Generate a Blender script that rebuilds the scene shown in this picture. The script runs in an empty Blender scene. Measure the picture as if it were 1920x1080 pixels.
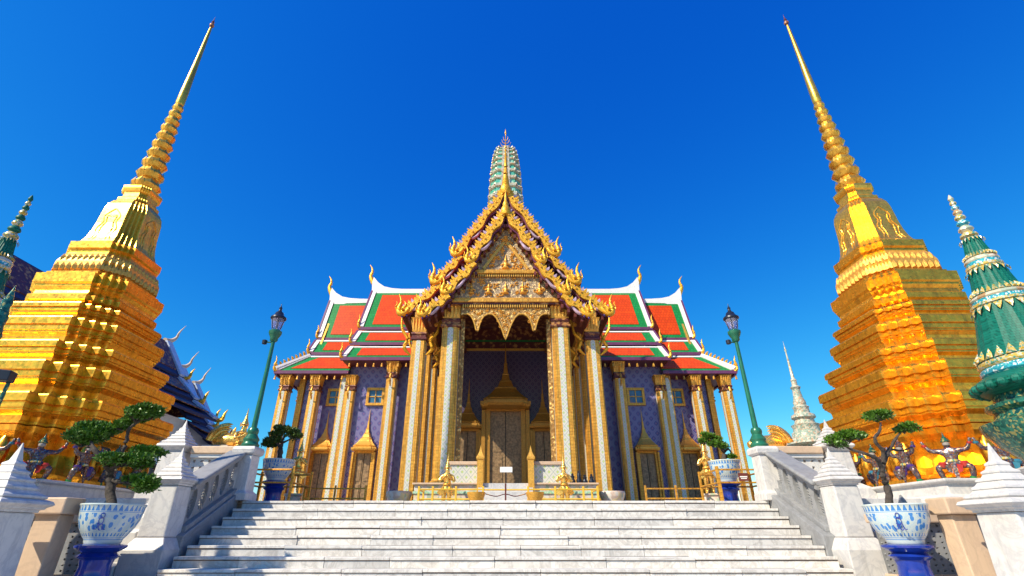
import bpy, bmesh, math, random
from mathutils import Vector, Matrix
R = math.radians
random.seed(7)
sc = bpy.context.scene
COL = sc.collection
# ------------------------------------------------------------------ camera
EYE = 1.483                       # eye height above the lower ground; "rel" heights below are above the eye
PITCH = math.atan(.5)
cam_d = bpy.data.cameras.new('camera'); cam = bpy.data.objects.new('camera', cam_d); COL.objects.link(cam)
cam.location = (0, 0, EYE); cam.rotation_euler = (R(90) + PITCH, 0, 0)
cam_d.sensor_width = 36; cam_d.lens = 17.25; cam_d.shift_x = .00625; cam_d.clip_end = 6000; cam_d.clip_start = .05
sc.camera = cam
# ------------------------------------------------------------------ sky and sun
SUN_AZ, SUN_EL = R(52), R(41)     # azimuth to the left of the viewing axis, behind the camera
sd = Vector((-math.sin(SUN_AZ) * math.cos(SUN_EL), -math.cos(SUN_AZ) * math.cos(SUN_EL), math.sin(SUN_EL)))
w = bpy.data.worlds.new('World'); sc.world = w; w.use_nodes = True
nt = w.node_tree; nt.nodes.clear()
sky = nt.nodes.new('ShaderNodeTexSky'); sky.sky_type = 'NISHITA'; sky.sun_disc = False
sky.sun_elevation = SUN_EL; sky.sun_rotation = math.atan2(sd.x, sd.y)
sky.air_density = 1.0; sky.dust_density = .0; sky.ozone_density = 3.0; sky.altitude = 0
# clear tropical sky seen through a polariser: one grade per channel, the same over the whole dome
sepc = nt.nodes.new('ShaderNodeSeparateColor'); comb = nt.nodes.new('ShaderNodeCombineColor'); nt.links.new(sky.outputs[0], sepc.inputs[0])
for i, (k_, ref, g_) in enumerate(((.012, .62, 2.7), (.66, 1.12, 1.28), (3.75, 2.17, .50))):
    dv = nt.nodes.new('ShaderNodeMath'); dv.operation = 'DIVIDE'; dv.inputs[1].default_value = ref
    pw = nt.nodes.new('ShaderNodeMath'); pw.operation = 'POWER'; pw.inputs[1].default_value = g_
    ml = nt.nodes.new('ShaderNodeMath'); ml.operation = 'MULTIPLY'; ml.inputs[1].default_value = k_
    nt.links.new(sepc.outputs[i], dv.inputs[0]); nt.links.new(dv.outputs[0], pw.inputs[0]); nt.links.new(pw.outputs[0], ml.inputs[0]); nt.links.new(ml.outputs[0], comb.inputs[i])
bg = nt.nodes.new('ShaderNodeBackground'); bg.inputs[1].default_value = .108
wo = nt.nodes.new('ShaderNodeOutputWorld')
nt.links.new(comb.outputs[0], bg.inputs[0]); nt.links.new(bg.outputs[0], wo.inputs[0])
sun_d = bpy.data.lights.new('sun', 'SUN'); sun_d.energy = 5.0; sun_d.angle = R(.53); sun_d.color = (1, .89, .68)
sun = bpy.data.objects.new('sun', sun_d); COL.objects.link(sun); sun.location = sd * 80
sun.rotation_euler = (-sd).to_track_quat('-Z', 'Y').to_euler()
sc.render.engine = 'CYCLES'
sc.view_settings.view_transform = 'Standard'; sc.view_settings.look = 'None'
sc.view_settings.exposure = .55; sc.view_settings.gamma = 1; sc.view_settings.use_curve_mapping = False
try:
    sc.cycles.max_bounces = 10; sc.cycles.diffuse_bounces = 5; sc.cycles.glossy_bounces = 7
except Exception: pass
# ------------------------------------------------------------------ materials
def newmat(name):
    m = bpy.data.materials.new(name); m.use_nodes = True
    t = m.node_tree; return m, t, t.nodes['Principled BSDF']
def N(t, typ, **kw):
    n = t.nodes.new(typ)
    for k, v in kw.items(): setattr(n, k, v)
    return n
def ramp(t, fac, stops, mode='LINEAR'):
    r = N(t, 'ShaderNodeValToRGB'); cr = r.color_ramp; cr.interpolation = mode
    while len(cr.elements) < len(stops): cr.elements.new(.5)
    for e, (p, c) in zip(cr.elements, stops):
        e.position = p; e.color = (*c, 1) if len(c) == 3 else c
    if fac is not None: t.links.new(fac, r.inputs[0])
    return r.outputs[0]
def mixc(t, fac, a, b, mode='MIX'):
    m = N(t, 'ShaderNodeMix', data_type='RGBA', blend_type=mode)
    for i, v in ((0, fac), (6, a), (7, b)):
        if isinstance(v, (int, float)): m.inputs[i].default_value = v
        elif isinstance(v, tuple): m.inputs[i].default_value = (*v, 1)
        else: t.links.new(v, m.inputs[i])
    return m.outputs[2]
def mth(t, op, a, b=None):
    m = N(t, 'ShaderNodeMath', operation=op)
    for i, v in enumerate((a, b)):
        if v is None: continue
        if isinstance(v, (int, float)): m.inputs[i].default_value = v
        else: t.links.new(v, m.inputs[i])
    return m.outputs[0]
def noise(t, scale, detail=4, rough=.55, coord=None, dist=0):
    n = N(t, 'ShaderNodeTexNoise'); n.inputs['Scale'].default_value = scale; n.inputs['Detail'].default_value = detail
    n.inputs['Roughness'].default_value = rough; n.inputs['Distortion'].default_value = dist
    if coord: t.links.new(coord, n.inputs['Vector'])
    return n.outputs['Fac']
def voro(t, scale, coord=None, feature='F1', out='Distance', metric='EUCLIDEAN'):
    n = N(t, 'ShaderNodeTexVoronoi', feature=feature, distance=metric); n.inputs['Scale'].default_value = scale
    if coord: t.links.new(coord, n.inputs['Vector'])
    return n.outputs[out]
def objco(t): return N(t, 'ShaderNodeTexCoord').outputs['Object']
def wpos(t): return N(t, 'ShaderNodeNewGeometry').outputs['Position']
def bump(t, bsdf, h, strength=.3, dist=.02):
    b = N(t, 'ShaderNodeBump'); b.inputs['Strength'].default_value = strength; b.inputs['Distance'].default_value = dist
    t.links.new(h, b.inputs['Height']); t.links.new(b.outputs[0], bsdf.inputs['Normal'])
def orand(t): return N(t, 'ShaderNodeObjectInfo').outputs['Random']

def m_plain(name, col, rough=.5, metal=0, var=.18, scale=3, bmp=.1, bscale=40):
    m, t, b = newmat(name); co = wpos(t)
    n = noise(t, scale, 5, .6, co)
    lo = tuple(c * (1 - var) for c in col); hi = tuple(min(1, c * (1 + var)) for c in col)
    t.links.new(ramp(t, n, [(.3, lo), (.7, hi)]), b.inputs['Base Color'])
    b.inputs['Roughness'].default_value = rough; b.inputs['Metallic'].default_value = metal
    if bmp: bump(t, b, noise(t, bscale, 3, .5, co), bmp, .01)
    return m

def m_gold_leaf(name, col, tile=16, rlo=.22, rhi=.42, bs=.35, metal=1, grid=0, streak=0):
    """gilded mosaic: little square tesserae of slightly differing tone and tilt"""
    m, t, b = newmat(name); co = objco(t)
    cell = voro(t, tile, co, out='Color', metric='CHEBYCHEV')
    sep = N(t, 'ShaderNodeSeparateColor'); t.links.new(cell, sep.inputs[0])
    big = noise(t, 1.6, 5, .65, co)
    c1 = ramp(t, sep.outputs[0], [(0, tuple(c * .78 for c in col)), (1, tuple(min(1, c * 1.08) for c in col))])
    c2 = mixc(t, ramp(t, big, [(.50, (0, 0, 0)), (.80, (.6, .6, .6))]), c1, tuple(c * q for c, q in zip(col, (.78, .62, .45))))
    gh = None
    if grid:
        xx = N(t, 'ShaderNodeSeparateXYZ'); t.links.new(co, xx.inputs[0]); cb = N(t, 'ShaderNodeCombineXYZ')
        t.links.new(mth(t, 'ADD', xx.outputs[0], xx.outputs[1]), cb.inputs[0]); t.links.new(xx.outputs[2], cb.inputs[1])
        br = N(t, 'ShaderNodeTexBrick'); br.offset = 0; t.links.new(cb.outputs[0], br.inputs[0])
        br.inputs['Scale'].default_value = 1 / grid; br.inputs['Mortar Size'].default_value = .055; br.inputs['Brick Width'].default_value = 1; br.inputs['Row Height'].default_value = 1; br.inputs['Bias'].default_value = 0
        br.inputs['Color1'].default_value = (1, 1, 1, 1); br.inputs['Color2'].default_value = (.80, .74, .66, 1); br.inputs['Mortar'].default_value = (.50, .38, .26, 1)
        c2 = mixc(t, 1.0, c2, br.outputs[0], 'MULTIPLY'); gh = br.outputs[1]
    if grid or streak:
        st = N(t, 'ShaderNodeMapping'); st.inputs['Scale'].default_value = (5, 5, .5); t.links.new(co, st.inputs[0])
        sk = ramp(t, noise(t, 1.2, 5, .65, st.outputs[0]), [(.50, (0, 0, 0)), (.75, (.6, .6, .6))])
        c2 = mixc(t, sk, c2, (.20, .10, .03))
    t.links.new(c2, b.inputs['Base Color']); b.inputs['Metallic'].default_value = metal
    rr = N(t, 'ShaderNodeMapRange'); rr.inputs[3].default_value = rlo; rr.inputs[4].default_value = rhi
    t.links.new(sep.outputs[1], rr.inputs[0]); t.links.new(rr.outputs[0], b.inputs['Roughness'])
    h = mth(t, 'ADD', mth(t, 'MULTIPLY', sep.outputs[2], .6), noise(t, 9, 4, .6, co))
    if gh is not None: h = mth(t, 'SUBTRACT', h, gh)
    bump(t, b, h, bs, .012)
    return m

def diaper(t, co, s, swap=False):
    """diamond lattice: returns distance-to-cell-centre (0 centre .. .5 border)"""
    x = N(t, 'ShaderNodeSeparateXYZ'); t.links.new(co, x.inputs[0])
    u = mth(t, 'DIVIDE', mth(t, 'ADD', x.outputs[0], x.outputs[1]), s); v = mth(t, 'DIVIDE', x.outputs[2], s * 1.15)
    a = mth(t, 'ABSOLUTE', mth(t, 'SUBTRACT', mth(t, 'FRACT', mth(t, 'ADD', u, v)), .5))
    c = mth(t, 'ABSOLUTE', mth(t, 'SUBTRACT', mth(t, 'FRACT', mth(t, 'SUBTRACT', u, v)), .5))
    return mth(t, 'MAXIMUM', a, c)

def m_tilewall(name='blue_mosaic_wall', size=.46, dim=1.0):
    m, t, b = newmat(name); co = wpos(t)
    d = diaper(t, co, size); d2 = diaper(t, co, .23)
    c = ramp(t, d, [(0, (.38, .18, .28)), (.10, (.38, .18, .28)), (.13, (.07, .07, .26)), (.30, (.065, .065, .25)), (.335, (.32, .29, .42)), (.42, (.38, .34, .46)), (.46, (.14, .12, .30))], 'LINEAR')
    c = mixc(t, mth(t, 'MULTIPLY', noise(t, 14, 4, .7, co), .45), c, (.14, .13, .30))
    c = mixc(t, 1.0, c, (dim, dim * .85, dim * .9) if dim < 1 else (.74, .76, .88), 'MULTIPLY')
    t.links.new(c, b.inputs['Base Color']); b.inputs['Roughness'].default_value = .35
    bump(t, b, mth(t, 'ADD', d, mth(t, 'MULTIPLY', d2, .5)), .25, .01)
    return m
def m_strip():
    m, t, b = newmat('white_mosaic_strip'); co = objco(t)
    d = diaper(t, co, .30)
    c = ramp(t, d, [(0, (.72, .55, .10)), (.07, (.72, .55, .10)), (.09, (.22, .48, .24)), (.14, (.22, .48, .24)), (.17, (.56, .56, .50)), (.44, (.60, .59, .52)), (.47, (.34, .40, .40))])
    t.links.new(c, b.inputs['Base Color']); b.inputs['Roughness'].default_value = .3
    bump(t, b, d, .2, .01); return m
def m_strip_green():
    m, t, b = newmat('green_mosaic_strip'); co = objco(t)
    d = diaper(t, co, .26)
    c = ramp(t, d, [(0, (.7, .6, .3)), (.1, (.7, .6, .3)), (.14, (.25, .50, .32)), (.42, (.30, .54, .36)), (.47, (.5, .6, .5))])
    t.links.new(c, b.inputs['Base Color']); b.inputs['Roughness'].default_value = .35; return m
def m_marble(name, base=(.80, .79, .77), vein=(.42, .42, .45), stain=.35, sc_=1.0, rough=.42, perobj=.1):
    m, t, b = newmat(name); co = wpos(t)
    off = N(t, 'ShaderNodeVectorMath', operation='ADD'); rnd = N(t, 'ShaderNodeCombineXYZ')
    rr = mth(t, 'MULTIPLY', orand(t), 37.0)
    for i in range(3): t.links.new(rr, rnd.inputs[i])
    t.links.new(co, off.inputs[0]); t.links.new(rnd.outputs[0], off.inputs[1]); co = off.outputs[0]
    n1 = noise(t, 2.2 * sc_, 8, .62, co, 1.6); n2 = noise(t, 7 * sc_, 6, .7, co, .6); n3 = noise(t, .9 * sc_, 5, .6, co)
    v = ramp(t, n1, [(.44, (0, 0, 0)), (.5, (1, 1, 1)), (.56, (0, 0, 0))])
    c = mixc(t, mth(t, 'MULTIPLY', v, .55), base, vein)
    c = mixc(t, mth(t, 'MULTIPLY', ramp(t, n2, [(.5, (0, 0, 0)), (.8, (1, 1, 1))]), stain), c, tuple(q * .62 for q in base))
    c = mixc(t, ramp(t, n3, [(.55, (0, 0, 0)), (.78, (stain, stain, stain))]), c, (.46, .40, .34))
    mp = N(t, 'ShaderNodeMapping'); mp.inputs['Scale'].default_value = (6, 6, .55); t.links.new(co, mp.inputs[0])
    sk = ramp(t, noise(t, 1.5, 6, .7, mp.outputs[0]), [(.52, (0, 0, 0)), (.75, (stain, stain, stain))])
    c = mixc(t, sk, c, tuple(q * .42 for q in base))
    c = mixc(t, 1.0, c, ramp(t, orand(t), [(0, (1 - perobj * 1.6, 1 - perobj * 1.5, 1 - perobj * 1.3)), (1, (1, 1, 1))]), 'MULTIPLY')
    t.links.new(c, b.inputs['Base Color']); b.inputs['Roughness'].default_value = rough
    bump(t, b, n2, .12, .01); return m
def m_rooftile(name, col, col2, ts=.16):
    m, t, b = newmat(name); co = wpos(t)
    x = N(t, 'ShaderNodeSeparateXYZ'); t.links.new(co, x.inputs[0])
    br = N(t, 'ShaderNodeTexBrick'); cb = N(t, 'ShaderNodeCombineXYZ')
    t.links.new(mth(t, 'ADD', x.outputs[0], mth(t, 'MULTIPLY', x.outputs[1], .02)), cb.inputs[0]); t.links.new(x.outputs[2], cb.inputs[1]); t.links.new(cb.outputs[0], br.inputs[0])
    br.inputs['Scale'].default_value = 1 / ts; br.inputs['Mortar Size'].default_value = .05; br.inputs['Row Height'].default_value = .9; br.inputs['Brick Width'].default_value = .8
    br.inputs['Color1'].default_value = (*col, 1); br.inputs['Color2'].default_value = (*col2, 1); br.inputs['Mortar'].default_value = tuple(c * .5 for c in col) + (1,)
    n = noise(t, 1.3, 5, .6, co)
    c = mixc(t, mth(t, 'MULTIPLY', ramp(t, n, [(.4, (0, 0, 0)), (.75, (1, 1, 1))]), .35), br.outputs[0], tuple(c * .6 for c in col))
    t.links.new(c, b.inputs['Base Color']); b.inputs['Roughness'].default_value = .5; b.inputs['Specular IOR Level'].default_value = .2
    bump(t, b, br.outputs[1], -.6, .03); return m
def m_carved(name, hi, lo, scale=9, metal=.55, rough=.4, bs=.9):
    m, t, b = newmat(name); co = objco(t)
    v = voro(t, scale, co, 'SMOOTH_F1'); n = noise(t, scale * 1.1, 4, .6, co, 2.5)
    h = mth(t, 'ADD', mth(t, 'MULTIPLY', v, -1.0), n)
    c = ramp(t, h, [(-.02, lo), (.12, lo), (.30, hi), (1, hi)])
    t.links.new(c, b.inputs['Base Color']); b.inputs['Metallic'].default_value = metal; b.inputs['Roughness'].default_value = rough
    bump(t, b, h, bs, .04); return m
def m_porcelain():
    m, t, b = newmat('blue_white_porcelain'); co = objco(t)
    x = N(t, 'ShaderNodeSeparateXYZ'); t.links.new(co, x.inputs[0])
    ang = N(t, 'ShaderNodeMath', operation='ARCTAN2'); t.links.new(x.outputs[0], ang.inputs[0]); t.links.new(x.outputs[1], ang.inputs[1])
    z = x.outputs[2]
    def band(z0, z1): return mth(t, 'MULTIPLY', mth(t, 'GREATER_THAN', z, z0), mth(t, 'LESS_THAN', z, z1))
    # top leaf border: triangle waves
    tri = mth(t, 'ABSOLUTE', mth(t, 'SUBTRACT', mth(t, 'FRACT', mth(t, 'MULTIPLY', ang.outputs[0], 5.7)), .5))
    top = mth(t, 'MULTIPLY', band(.370, .435), mth(t, 'GREATER_THAN', mth(t, 'ADD', tri, mth(t, 'MULTIPLY', mth(t, 'SUBTRACT', z, .370), -5)), .08))
    tri2 = mth(t, 'ABSOLUTE', mth(t, 'SUBTRACT', mth(t, 'FRACT', mth(t, 'MULTIPLY', ang.outputs[0], 6.4)), .5))
    low = mth(t, 'MULTIPLY', band(.085, .125), mth(t, 'LESS_THAN', mth(t, 'ADD', tri2, mth(t, 'MULTIPLY', mth(t, 'SUBTRACT', z, .085), 5)), .3))
    line = mth(t, 'ADD', band(.045, .053), mth(t, 'ADD', band(.065, .072), band(.355, .362)))
    cb = N(t, 'ShaderNodeCombineXYZ'); t.links.new(mth(t, 'MULTIPLY', ang.outputs[0], .45), cb.inputs[0]); t.links.new(z, cb.inputs[1])
    v = voro(t, 13, cb.outputs[0]); n = noise(t, 26, 3, .6, cb.outputs[0], 1.5)
    fl = mth(t, 'MULTIPLY', band(.135, .345), mth(t, 'LESS_THAN', mth(t, 'ADD', v, mth(t, 'MULTIPLY', n, .3)), .57))
    sw = mth(t, 'MULTIPLY', band(.135, .345), mth(t, 'MULTIPLY', mth(t, 'GREATER_THAN', n, .49), mth(t, 'LESS_THAN', n, .54)))
    f = mth(t, 'MINIMUM', mth(t, 'ADD', mth(t, 'ADD', top, low), mth(t, 'ADD', line, fl)), 1)
    base = mixc(t, noise(t, 6, 4, .5, co), (.56, .62, .58), (.46, .55, .56))
    c = mixc(t, mth(t, 'MULTIPLY', sw, .6), base, (.20, .42, .70))
    c = mixc(t, f, c, (.05, .22, .56))
    t.links.new(c, b.inputs['Base Color']); b.inputs['Roughness'].default_value = .15
    b.inputs['Coat Weight'].default_value = .5; return m
def m_mosaic_colour(name, stops, scale=30, rough=.25, metal=.2):
    m, t, b = newmat(name); co = objco(t)
    cell = voro(t, scale, co, out='Color'); sep = N(t, 'ShaderNodeSeparateColor'); t.links.new(cell, sep.inputs[0])
    k = len(stops)
    t.links.new(ramp(t, sep.outputs[0], [(i / k, c) for i, c in enumerate(stops)], 'CONSTANT'), b.inputs['Base Color'])
    b.inputs['Roughness'].default_value = rough; b.inputs['Metallic'].default_value = metal
    bump(t, b, sep.outputs[1], .3, .01); return m
def m_leaf(name, a, c):
    m, t, b = newmat(name); co = objco(t)
    n = noise(t, 7, 4, .6, co); n2 = noise(t, 60, 2, .5, co)
    col = mixc(t, n2, ramp(t, n, [(.3, a), (.7, c)]), tuple(q * .55 for q in a))
    t.links.new(col, b.inputs['Base Color']); b.inputs['Roughness'].default_value = .45
    return m
def m_bark():
    m, t, b = newmat('bonsai_bark'); co = objco(t)
    n = noise(t, 22, 6, .7, co, .5)
    t.links.new(ramp(t, n, [(.3, (.018, .014, .012)), (.7, (.10, .08, .068))]), b.inputs['Base Color']); b.inputs['Roughness'].default_value = .85
    bump(t, b, n, .8, .03); return m
M = {}
M['chedi'] = m_gold_leaf('gold_mosaic', (.97, .48, .048), 16, .26, .40, .12, .87, 0, 1)
M['spire'] = m_gold_leaf('gold_spire', (1.0, .55, .08), 20, .28, .40, .10, .84, 0, 1)
M['gold'] = m_gold_leaf('gilded_wood', (.80, .42, .07), 26, .30, .50, .35, .5)
M['gold_col'] = m_gold_leaf('gilded_column', (.86, .46, .065), 14, .34, .52, .25, .40, .12)
M['gold_naga'] = m_gold_leaf('gilded_naga', (.84, .43, .028), 30, .28, .48, .5, .45)
M['gold_shaded'] = m_gold_leaf('shaded_gilding', (.46, .23, .035), 26, .35, .55, .35, .4)  # darker gilding: porch shade on door jambs and crowns put into the colour
M['gold_fence'] = m_plain('gold_paint', (.82, .50, .05), .35, .25, .12)
M['statue'] = m_gold_leaf('statue_gold', (1.0, .60, .15), 40, .22, .36, .2, .8)
M['carved'] = m_carved('carved_gold_screen', (.85, .60, .20), (.30, .17, .05), 8, .35)
M['tympanum'] = m_carved('carved_pediment_ground', (.80, .58, .26), (.30, .22, .14), 10, .2)
M['wall_shaded'] = m_tilewall('navy_shaded_porch_wall', .34, .34); M['wall'] = m_tilewall(); M['strip'] = m_strip(); M['strip_green'] = m_strip_green()  # porch wall: finer navy lattice, with the interior shade dimmed into its colour
M['marble'] = m_marble('white_marble', (.64, .62, .60), stain=.45)
M['step'] = m_marble('step_marble', (.77, .735, .685), (.44, .40, .36), .38, .8, .5, .15)
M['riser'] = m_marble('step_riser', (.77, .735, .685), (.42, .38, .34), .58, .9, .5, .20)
M['grey'] = m_marble('grey_stone', (.27, .275, .285), (.18, .18, .19), .25, 1, .55, .06)
M['beige'] = m_marble('beige_stone', (.62, .45, .31), (.50, .36, .26), .25, .8, .6, .06)
M['orange'] = m_rooftile('orange_roof_tiles', (.66, .064, .003), (.53, .045, .003), .24)
M['green'] = m_rooftile('green_roof_tiles', (.012, .24, .06), (.01, .19, .045), .24)
M['white'] = m_plain('white_stucco', (.72, .72, .71), .5, 0, .06)
M['purple'] = m_plain('purple_lacquer', (.13, .035, .10), .4, 0, .2)
M['lilac'] = m_plain('lilac_glass', (.44, .32, .42), .35, .1, .5, 3)
M['darkred'] = m_plain('dark_red_lacquer', (.12, .025, .02), .45, 0, .3)
M['redgold'] = m_carved('red_gold_panel', (.42, .20, .06), (.10, .02, .02), 4, .2, .45, .3)
M['wood'] = m_plain('gilt_door_wood', (.24, .155, .08), .45, .15, .55, 9, .5, 22)
M['dark'] = m_plain('dark_opening', (.035, .03, .028), .6, 0, .2)
M['pane'] = m_plain('window_glass', (.05, .16, .28), .06, 0, .2); 
M['lampgreen'] = m_plain('green_lamp_paint', (.015, .13, .075), .3, .1, .2, 6)
M['iron'] = m_plain('black_iron', (.02, .025, .04), .35, .4, .2)
m, t, b = newmat('lantern_glass'); b.inputs['Base Color'].default_value = (.72, .70, .85, 1); b.inputs['Roughness'].default_value = .05; b.inputs['Transmission Weight'].default_value = .85; b.inputs['IOR'].default_value = 1.1; M['glass'] = m
M['porcelain'] = m_porcelain(); M['cobalt'] = m_plain('cobalt_glaze', (.008, .03, .26), .1, 0, .25, 5, .05)
M['soil'] = m_plain('pot_soil', (.10, .07, .04), .9, 0, .4, 12, .6)
M['bark'] = m_bark(); M['leaf'] = m_leaf('bonsai_leaf', (.05, .15, .008), (.15, .32, .02)); M['leaf2'] = m_leaf('bonsai_leaf_olive', (.05, .10, .012), (.12, .20, .03))
M['gtile'] = m_rooftile('teal_tiles', (.003, .115, .082), (.006, .15, .11), .05)
M['gdark'] = m_mosaic_colour('dark_green_mosaic', [(.01, .09, .07), (.02, .14, .10), (.30, .28, .10), (.01, .07, .06), (.03, .18, .13)], 26)
M['gband'] = m_mosaic_colour('cream_gold_mosaic', [(.58, .40, .08), (.56, .46, .20), (.60, .55, .42), (.55, .36, .05), (.10, .30, .22)], 30)
M['teal'] = m_mosaic_colour('turquoise_mosaic', [(.03, .32, .42), (.05, .42, .48), (.65, .70, .72), (.03, .26, .36)], 34)
M['cream'] = m_mosaic_colour('cream_mosaic', [(.62, .57, .42), (.54, .50, .36), (.44, .27, .12), (.64, .60, .48), (.38, .45, .34)], 9)
M['mint'] = m_mosaic_colour('mint_mosaic', [(.08, .44, .30), (.12, .52, .38), (.08, .40, .26), (.35, .60, .45)], 7)
M['pagoda'] = m_mosaic_colour('pale_pagoda_mosaic', [(.46, .46, .36), (.24, .32, .25), (.52, .48, .38), (.18, .25, .20), (.42, .28, .18)], 9, .5, 0)
M['demon'] = m_mosaic_colour('coloured_glass_mosaic', [(.13, .11, .12), (.05, .035, .10), (.24, .21, .21), (.14, .08, .04), (.22, .07, .03), (.07, .08, .09)], 40, .25, .4)
M['red'] = m_plain('red_glass', (.38, .03, .02), .25, .1); M['gglass'] = m_plain('green_glass', (.02, .20, .05), .25, .1); M['violet'] = m_plain('violet_glass', (.055, .025, .15), .25, .1); M['cyan'] = m_plain('cyan_glass', (.03, .16, .24), .25, .1)
M['facepaint'] = m_plain('painted_face', (.30, .27, .25), .5)
M['podium'] = m_mosaic_colour('floral_tile_mosaic', [(.62, .50, .42), (.52, .40, .34), (.60, .56, .52), (.35, .42, .30), (.62, .50, .30)], 9, .4, 0)
M['ground'] = m_marble('stone_paving', (.34, .31, .27), (.25, .23, .21), .3, .5, .7)
M['terrace'] = m_marble('terrace_paving', (.40, .37, .33), (.28, .26, .25), .3, .5, .6)
M['bluetile'] = m_rooftile('blue_roof_tiles', (.03, .035, .11), (.025, .03, .09), .3)
M['paleblue'] = m_plain('pale_blue_trim', (.42, .50, .66), .4)
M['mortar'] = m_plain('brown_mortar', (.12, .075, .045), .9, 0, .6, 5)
M['paper'] = m_plain('white_board', (.80, .80, .80), .6, 0, .03)
M['inkblue'] = m_plain('ink_blue', (.03, .05, .30), .2, 0, .1)
# ------------------------------------------------------------------ mesh builder
class MB:
    def __init__(s): s.v = []; s.f = []
    def add(s, vs, fs, mat=None):
        k = len(s.v)
        if mat is not None: vs = [mat @ Vector(p) for p in vs]
        s.v += [tuple(p) for p in vs]; s.f += [tuple(i + k for i in f) for f in fs]; return s
    def box(s, x0, x1, y0, y1, z0, z1, mat=None):
        return s.add([(x0, y0, z0), (x1, y0, z0), (x1, y1, z0), (x0, y1, z0), (x0, y0, z1), (x1, y0, z1), (x1, y1, z1), (x0, y1, z1)],
                     [(3, 2, 1, 0), (4, 5, 6, 7), (0, 1, 5, 4), (1, 2, 6, 5), (2, 3, 7, 6), (3, 0, 4, 7)], mat)
    def loft(s, rings, mat=None, cap=True, close=True):
        n = len(rings[0]); vs = [p for r in rings for p in r]; fs = []
        for i in range(len(rings) - 1):
            for j in range(n if close else n - 1):
                k = (j + 1) % n; fs.append((i * n + j, i * n + k, (i + 1) * n + k, (i + 1) * n + j))
        if cap: fs.append(tuple(range(n - 1, -1, -1))); fs.append(tuple((len(rings) - 1) * n + j for j in range(n)))
        return s.add(vs, fs, mat)
    def lathe(s, prof, n=24, c=(0, 0, 0), mat=None):
        return s.loft([[(c[0] + r * math.cos(2 * math.pi * j / n), c[1] + r * math.sin(2 * math.pi * j / n), c[2] + z) for j in range(n)] for r, z in prof], mat)
    def sq(s, prof, c=(0, 0, 0), mat=None):          # square section, profile of (half width, z)
        return s.loft([[(c[0] - a, c[1] - a, c[2] + z), (c[0] + a, c[1] - a, c[2] + z), (c[0] + a, c[1] + a, c[2] + z), (c[0] - a, c[1] + a, c[2] + z)] for a, z in prof], mat)
    def redent(s, prof, k=.6, n=4, c=(0, 0, 0), mat=None, kz=None):
        rings = []
        for a, z in prof:
            rings.append([(c[0] + x, c[1] + y, c[2] + z) for x, y in redent_outline(a, k, n)])
        return s.loft(rings, mat)
    def prism(s, poly, y0, y1, mat=None):            # polygon in XZ extruded along Y
        n = len(poly); vs = [(x, y0, z) for x, z in poly] + [(x, y1, z) for x, z in poly]
        fs = [tuple(range(n)), tuple(range(2 * n - 1, n - 1, -1))] + [(i, i + n, (i + 1) % n + n, (i + 1) % n) for i in range(n)]
        return s.add(vs, fs, mat)
    def prismx(s, poly, x0, x1, mat=None):           # polygon in YZ extruded along X
        n = len(poly); vs = [(x0, y, z) for y, z in poly] + [(x1, y, z) for y, z in poly]
        fs = [tuple(range(n)), tuple(range(2 * n - 1, n - 1, -1))] + [(i, i + n, (i + 1) % n + n, (i + 1) % n) for i in range(n)]
        return s.add(vs, fs, mat)
    def slab(s, pts, off, mat=None):                 # polygon in space thickened by vector off
        n = len(pts); pts = [Vector(p) for p in pts]; off = Vector(off); vs = pts + [p + off for p in pts]
        fs = [tuple(range(n)), tuple(range(2 * n - 1, n - 1, -1))] + [(i, i + n, (i + 1) % n + n, (i + 1) % n) for i in range(n)]
        return s.add(vs, fs, mat)
    def tube(s, pts, rad, n=8, mat=None):
        pts = [Vector(p) for p in pts]; rings = []
        if not isinstance(rad, (list, tuple)): rad = [rad] * len(pts)
        up = Vector((0, 0, 1))
        for i, p in enumerate(pts):
            d = (pts[min(i + 1, len(pts) - 1)] - pts[max(i - 1, 0)]).normalized()
            a = d.cross(up)
            if a.length < .05: a = d.cross(Vector((0, 1, 0)))
            a.normalize(); b_ = d.cross(a).normalized()
            rings.append([p + (a * math.cos(2 * math.pi * j / n) + b_ * math.sin(2 * math.pi * j / n)) * rad[i] for j in range(n)])
        return s.loft(rings, mat)
    def build(s, name, mat, parent=None, smooth=None, bevel=0):
        me = bpy.data.meshes.new(name); me.from_pydata(s.v, [], s.f)
        bm = bmesh.new(); bm.from_mesh(me); bmesh.ops.recalc_face_normals(bm, faces=bm.faces); bm.to_mesh(me); bm.free()
        me.materials.append(M[mat] if isinstance(mat, str) else mat)
        o = bpy.data.objects.new(name, me); COL.objects.link(o)
        if smooth is not None:
            me.polygons.foreach_set('use_smooth', [True] * len(me.polygons)); me.set_sharp_from_angle(angle=R(smooth))
        if parent: o.parent = parent
        if bevel:
            b_ = o.modifiers.new('bevel', 'BEVEL'); b_.width = bevel; b_.segments = 2; b_.limit_method = 'ANGLE'; b_.angle_limit = R(40)
        return o
def redent_outline(a, k, n):
    b_ = a * k; st = (a - b_) / n; q = []
    x, y = a, b_; q.append((x, y))
    for i in range(n):
        x -= st; q.append((x, y)); y += st; q.append((x, y))
    out = []
    for r in range(4):
        for (x, y) in q:
            for _ in range(r): x, y = -y, x
            out.append((x, y))
    return out
def catmull(pts, m=6):
    pts = [Vector(p) for p in pts]; out = []
    for i in range(len(pts) - 1):
        p0, p1, p2, p3 = pts[max(i - 1, 0)], pts[i], pts[i + 1], pts[min(i + 2, len(pts) - 1)]
        for j in range(m):
            t_ = j / m
            out.append(.5 * ((2 * p1) + (p2 - p0) * t_ + (2 * p0 - 5 * p1 + 4 * p2 - p3) * t_ ** 2 + (3 * p1 - p0 - 3 * p2 + p3) * t_ ** 3))
    out.append(pts[-1]); return out
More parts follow.
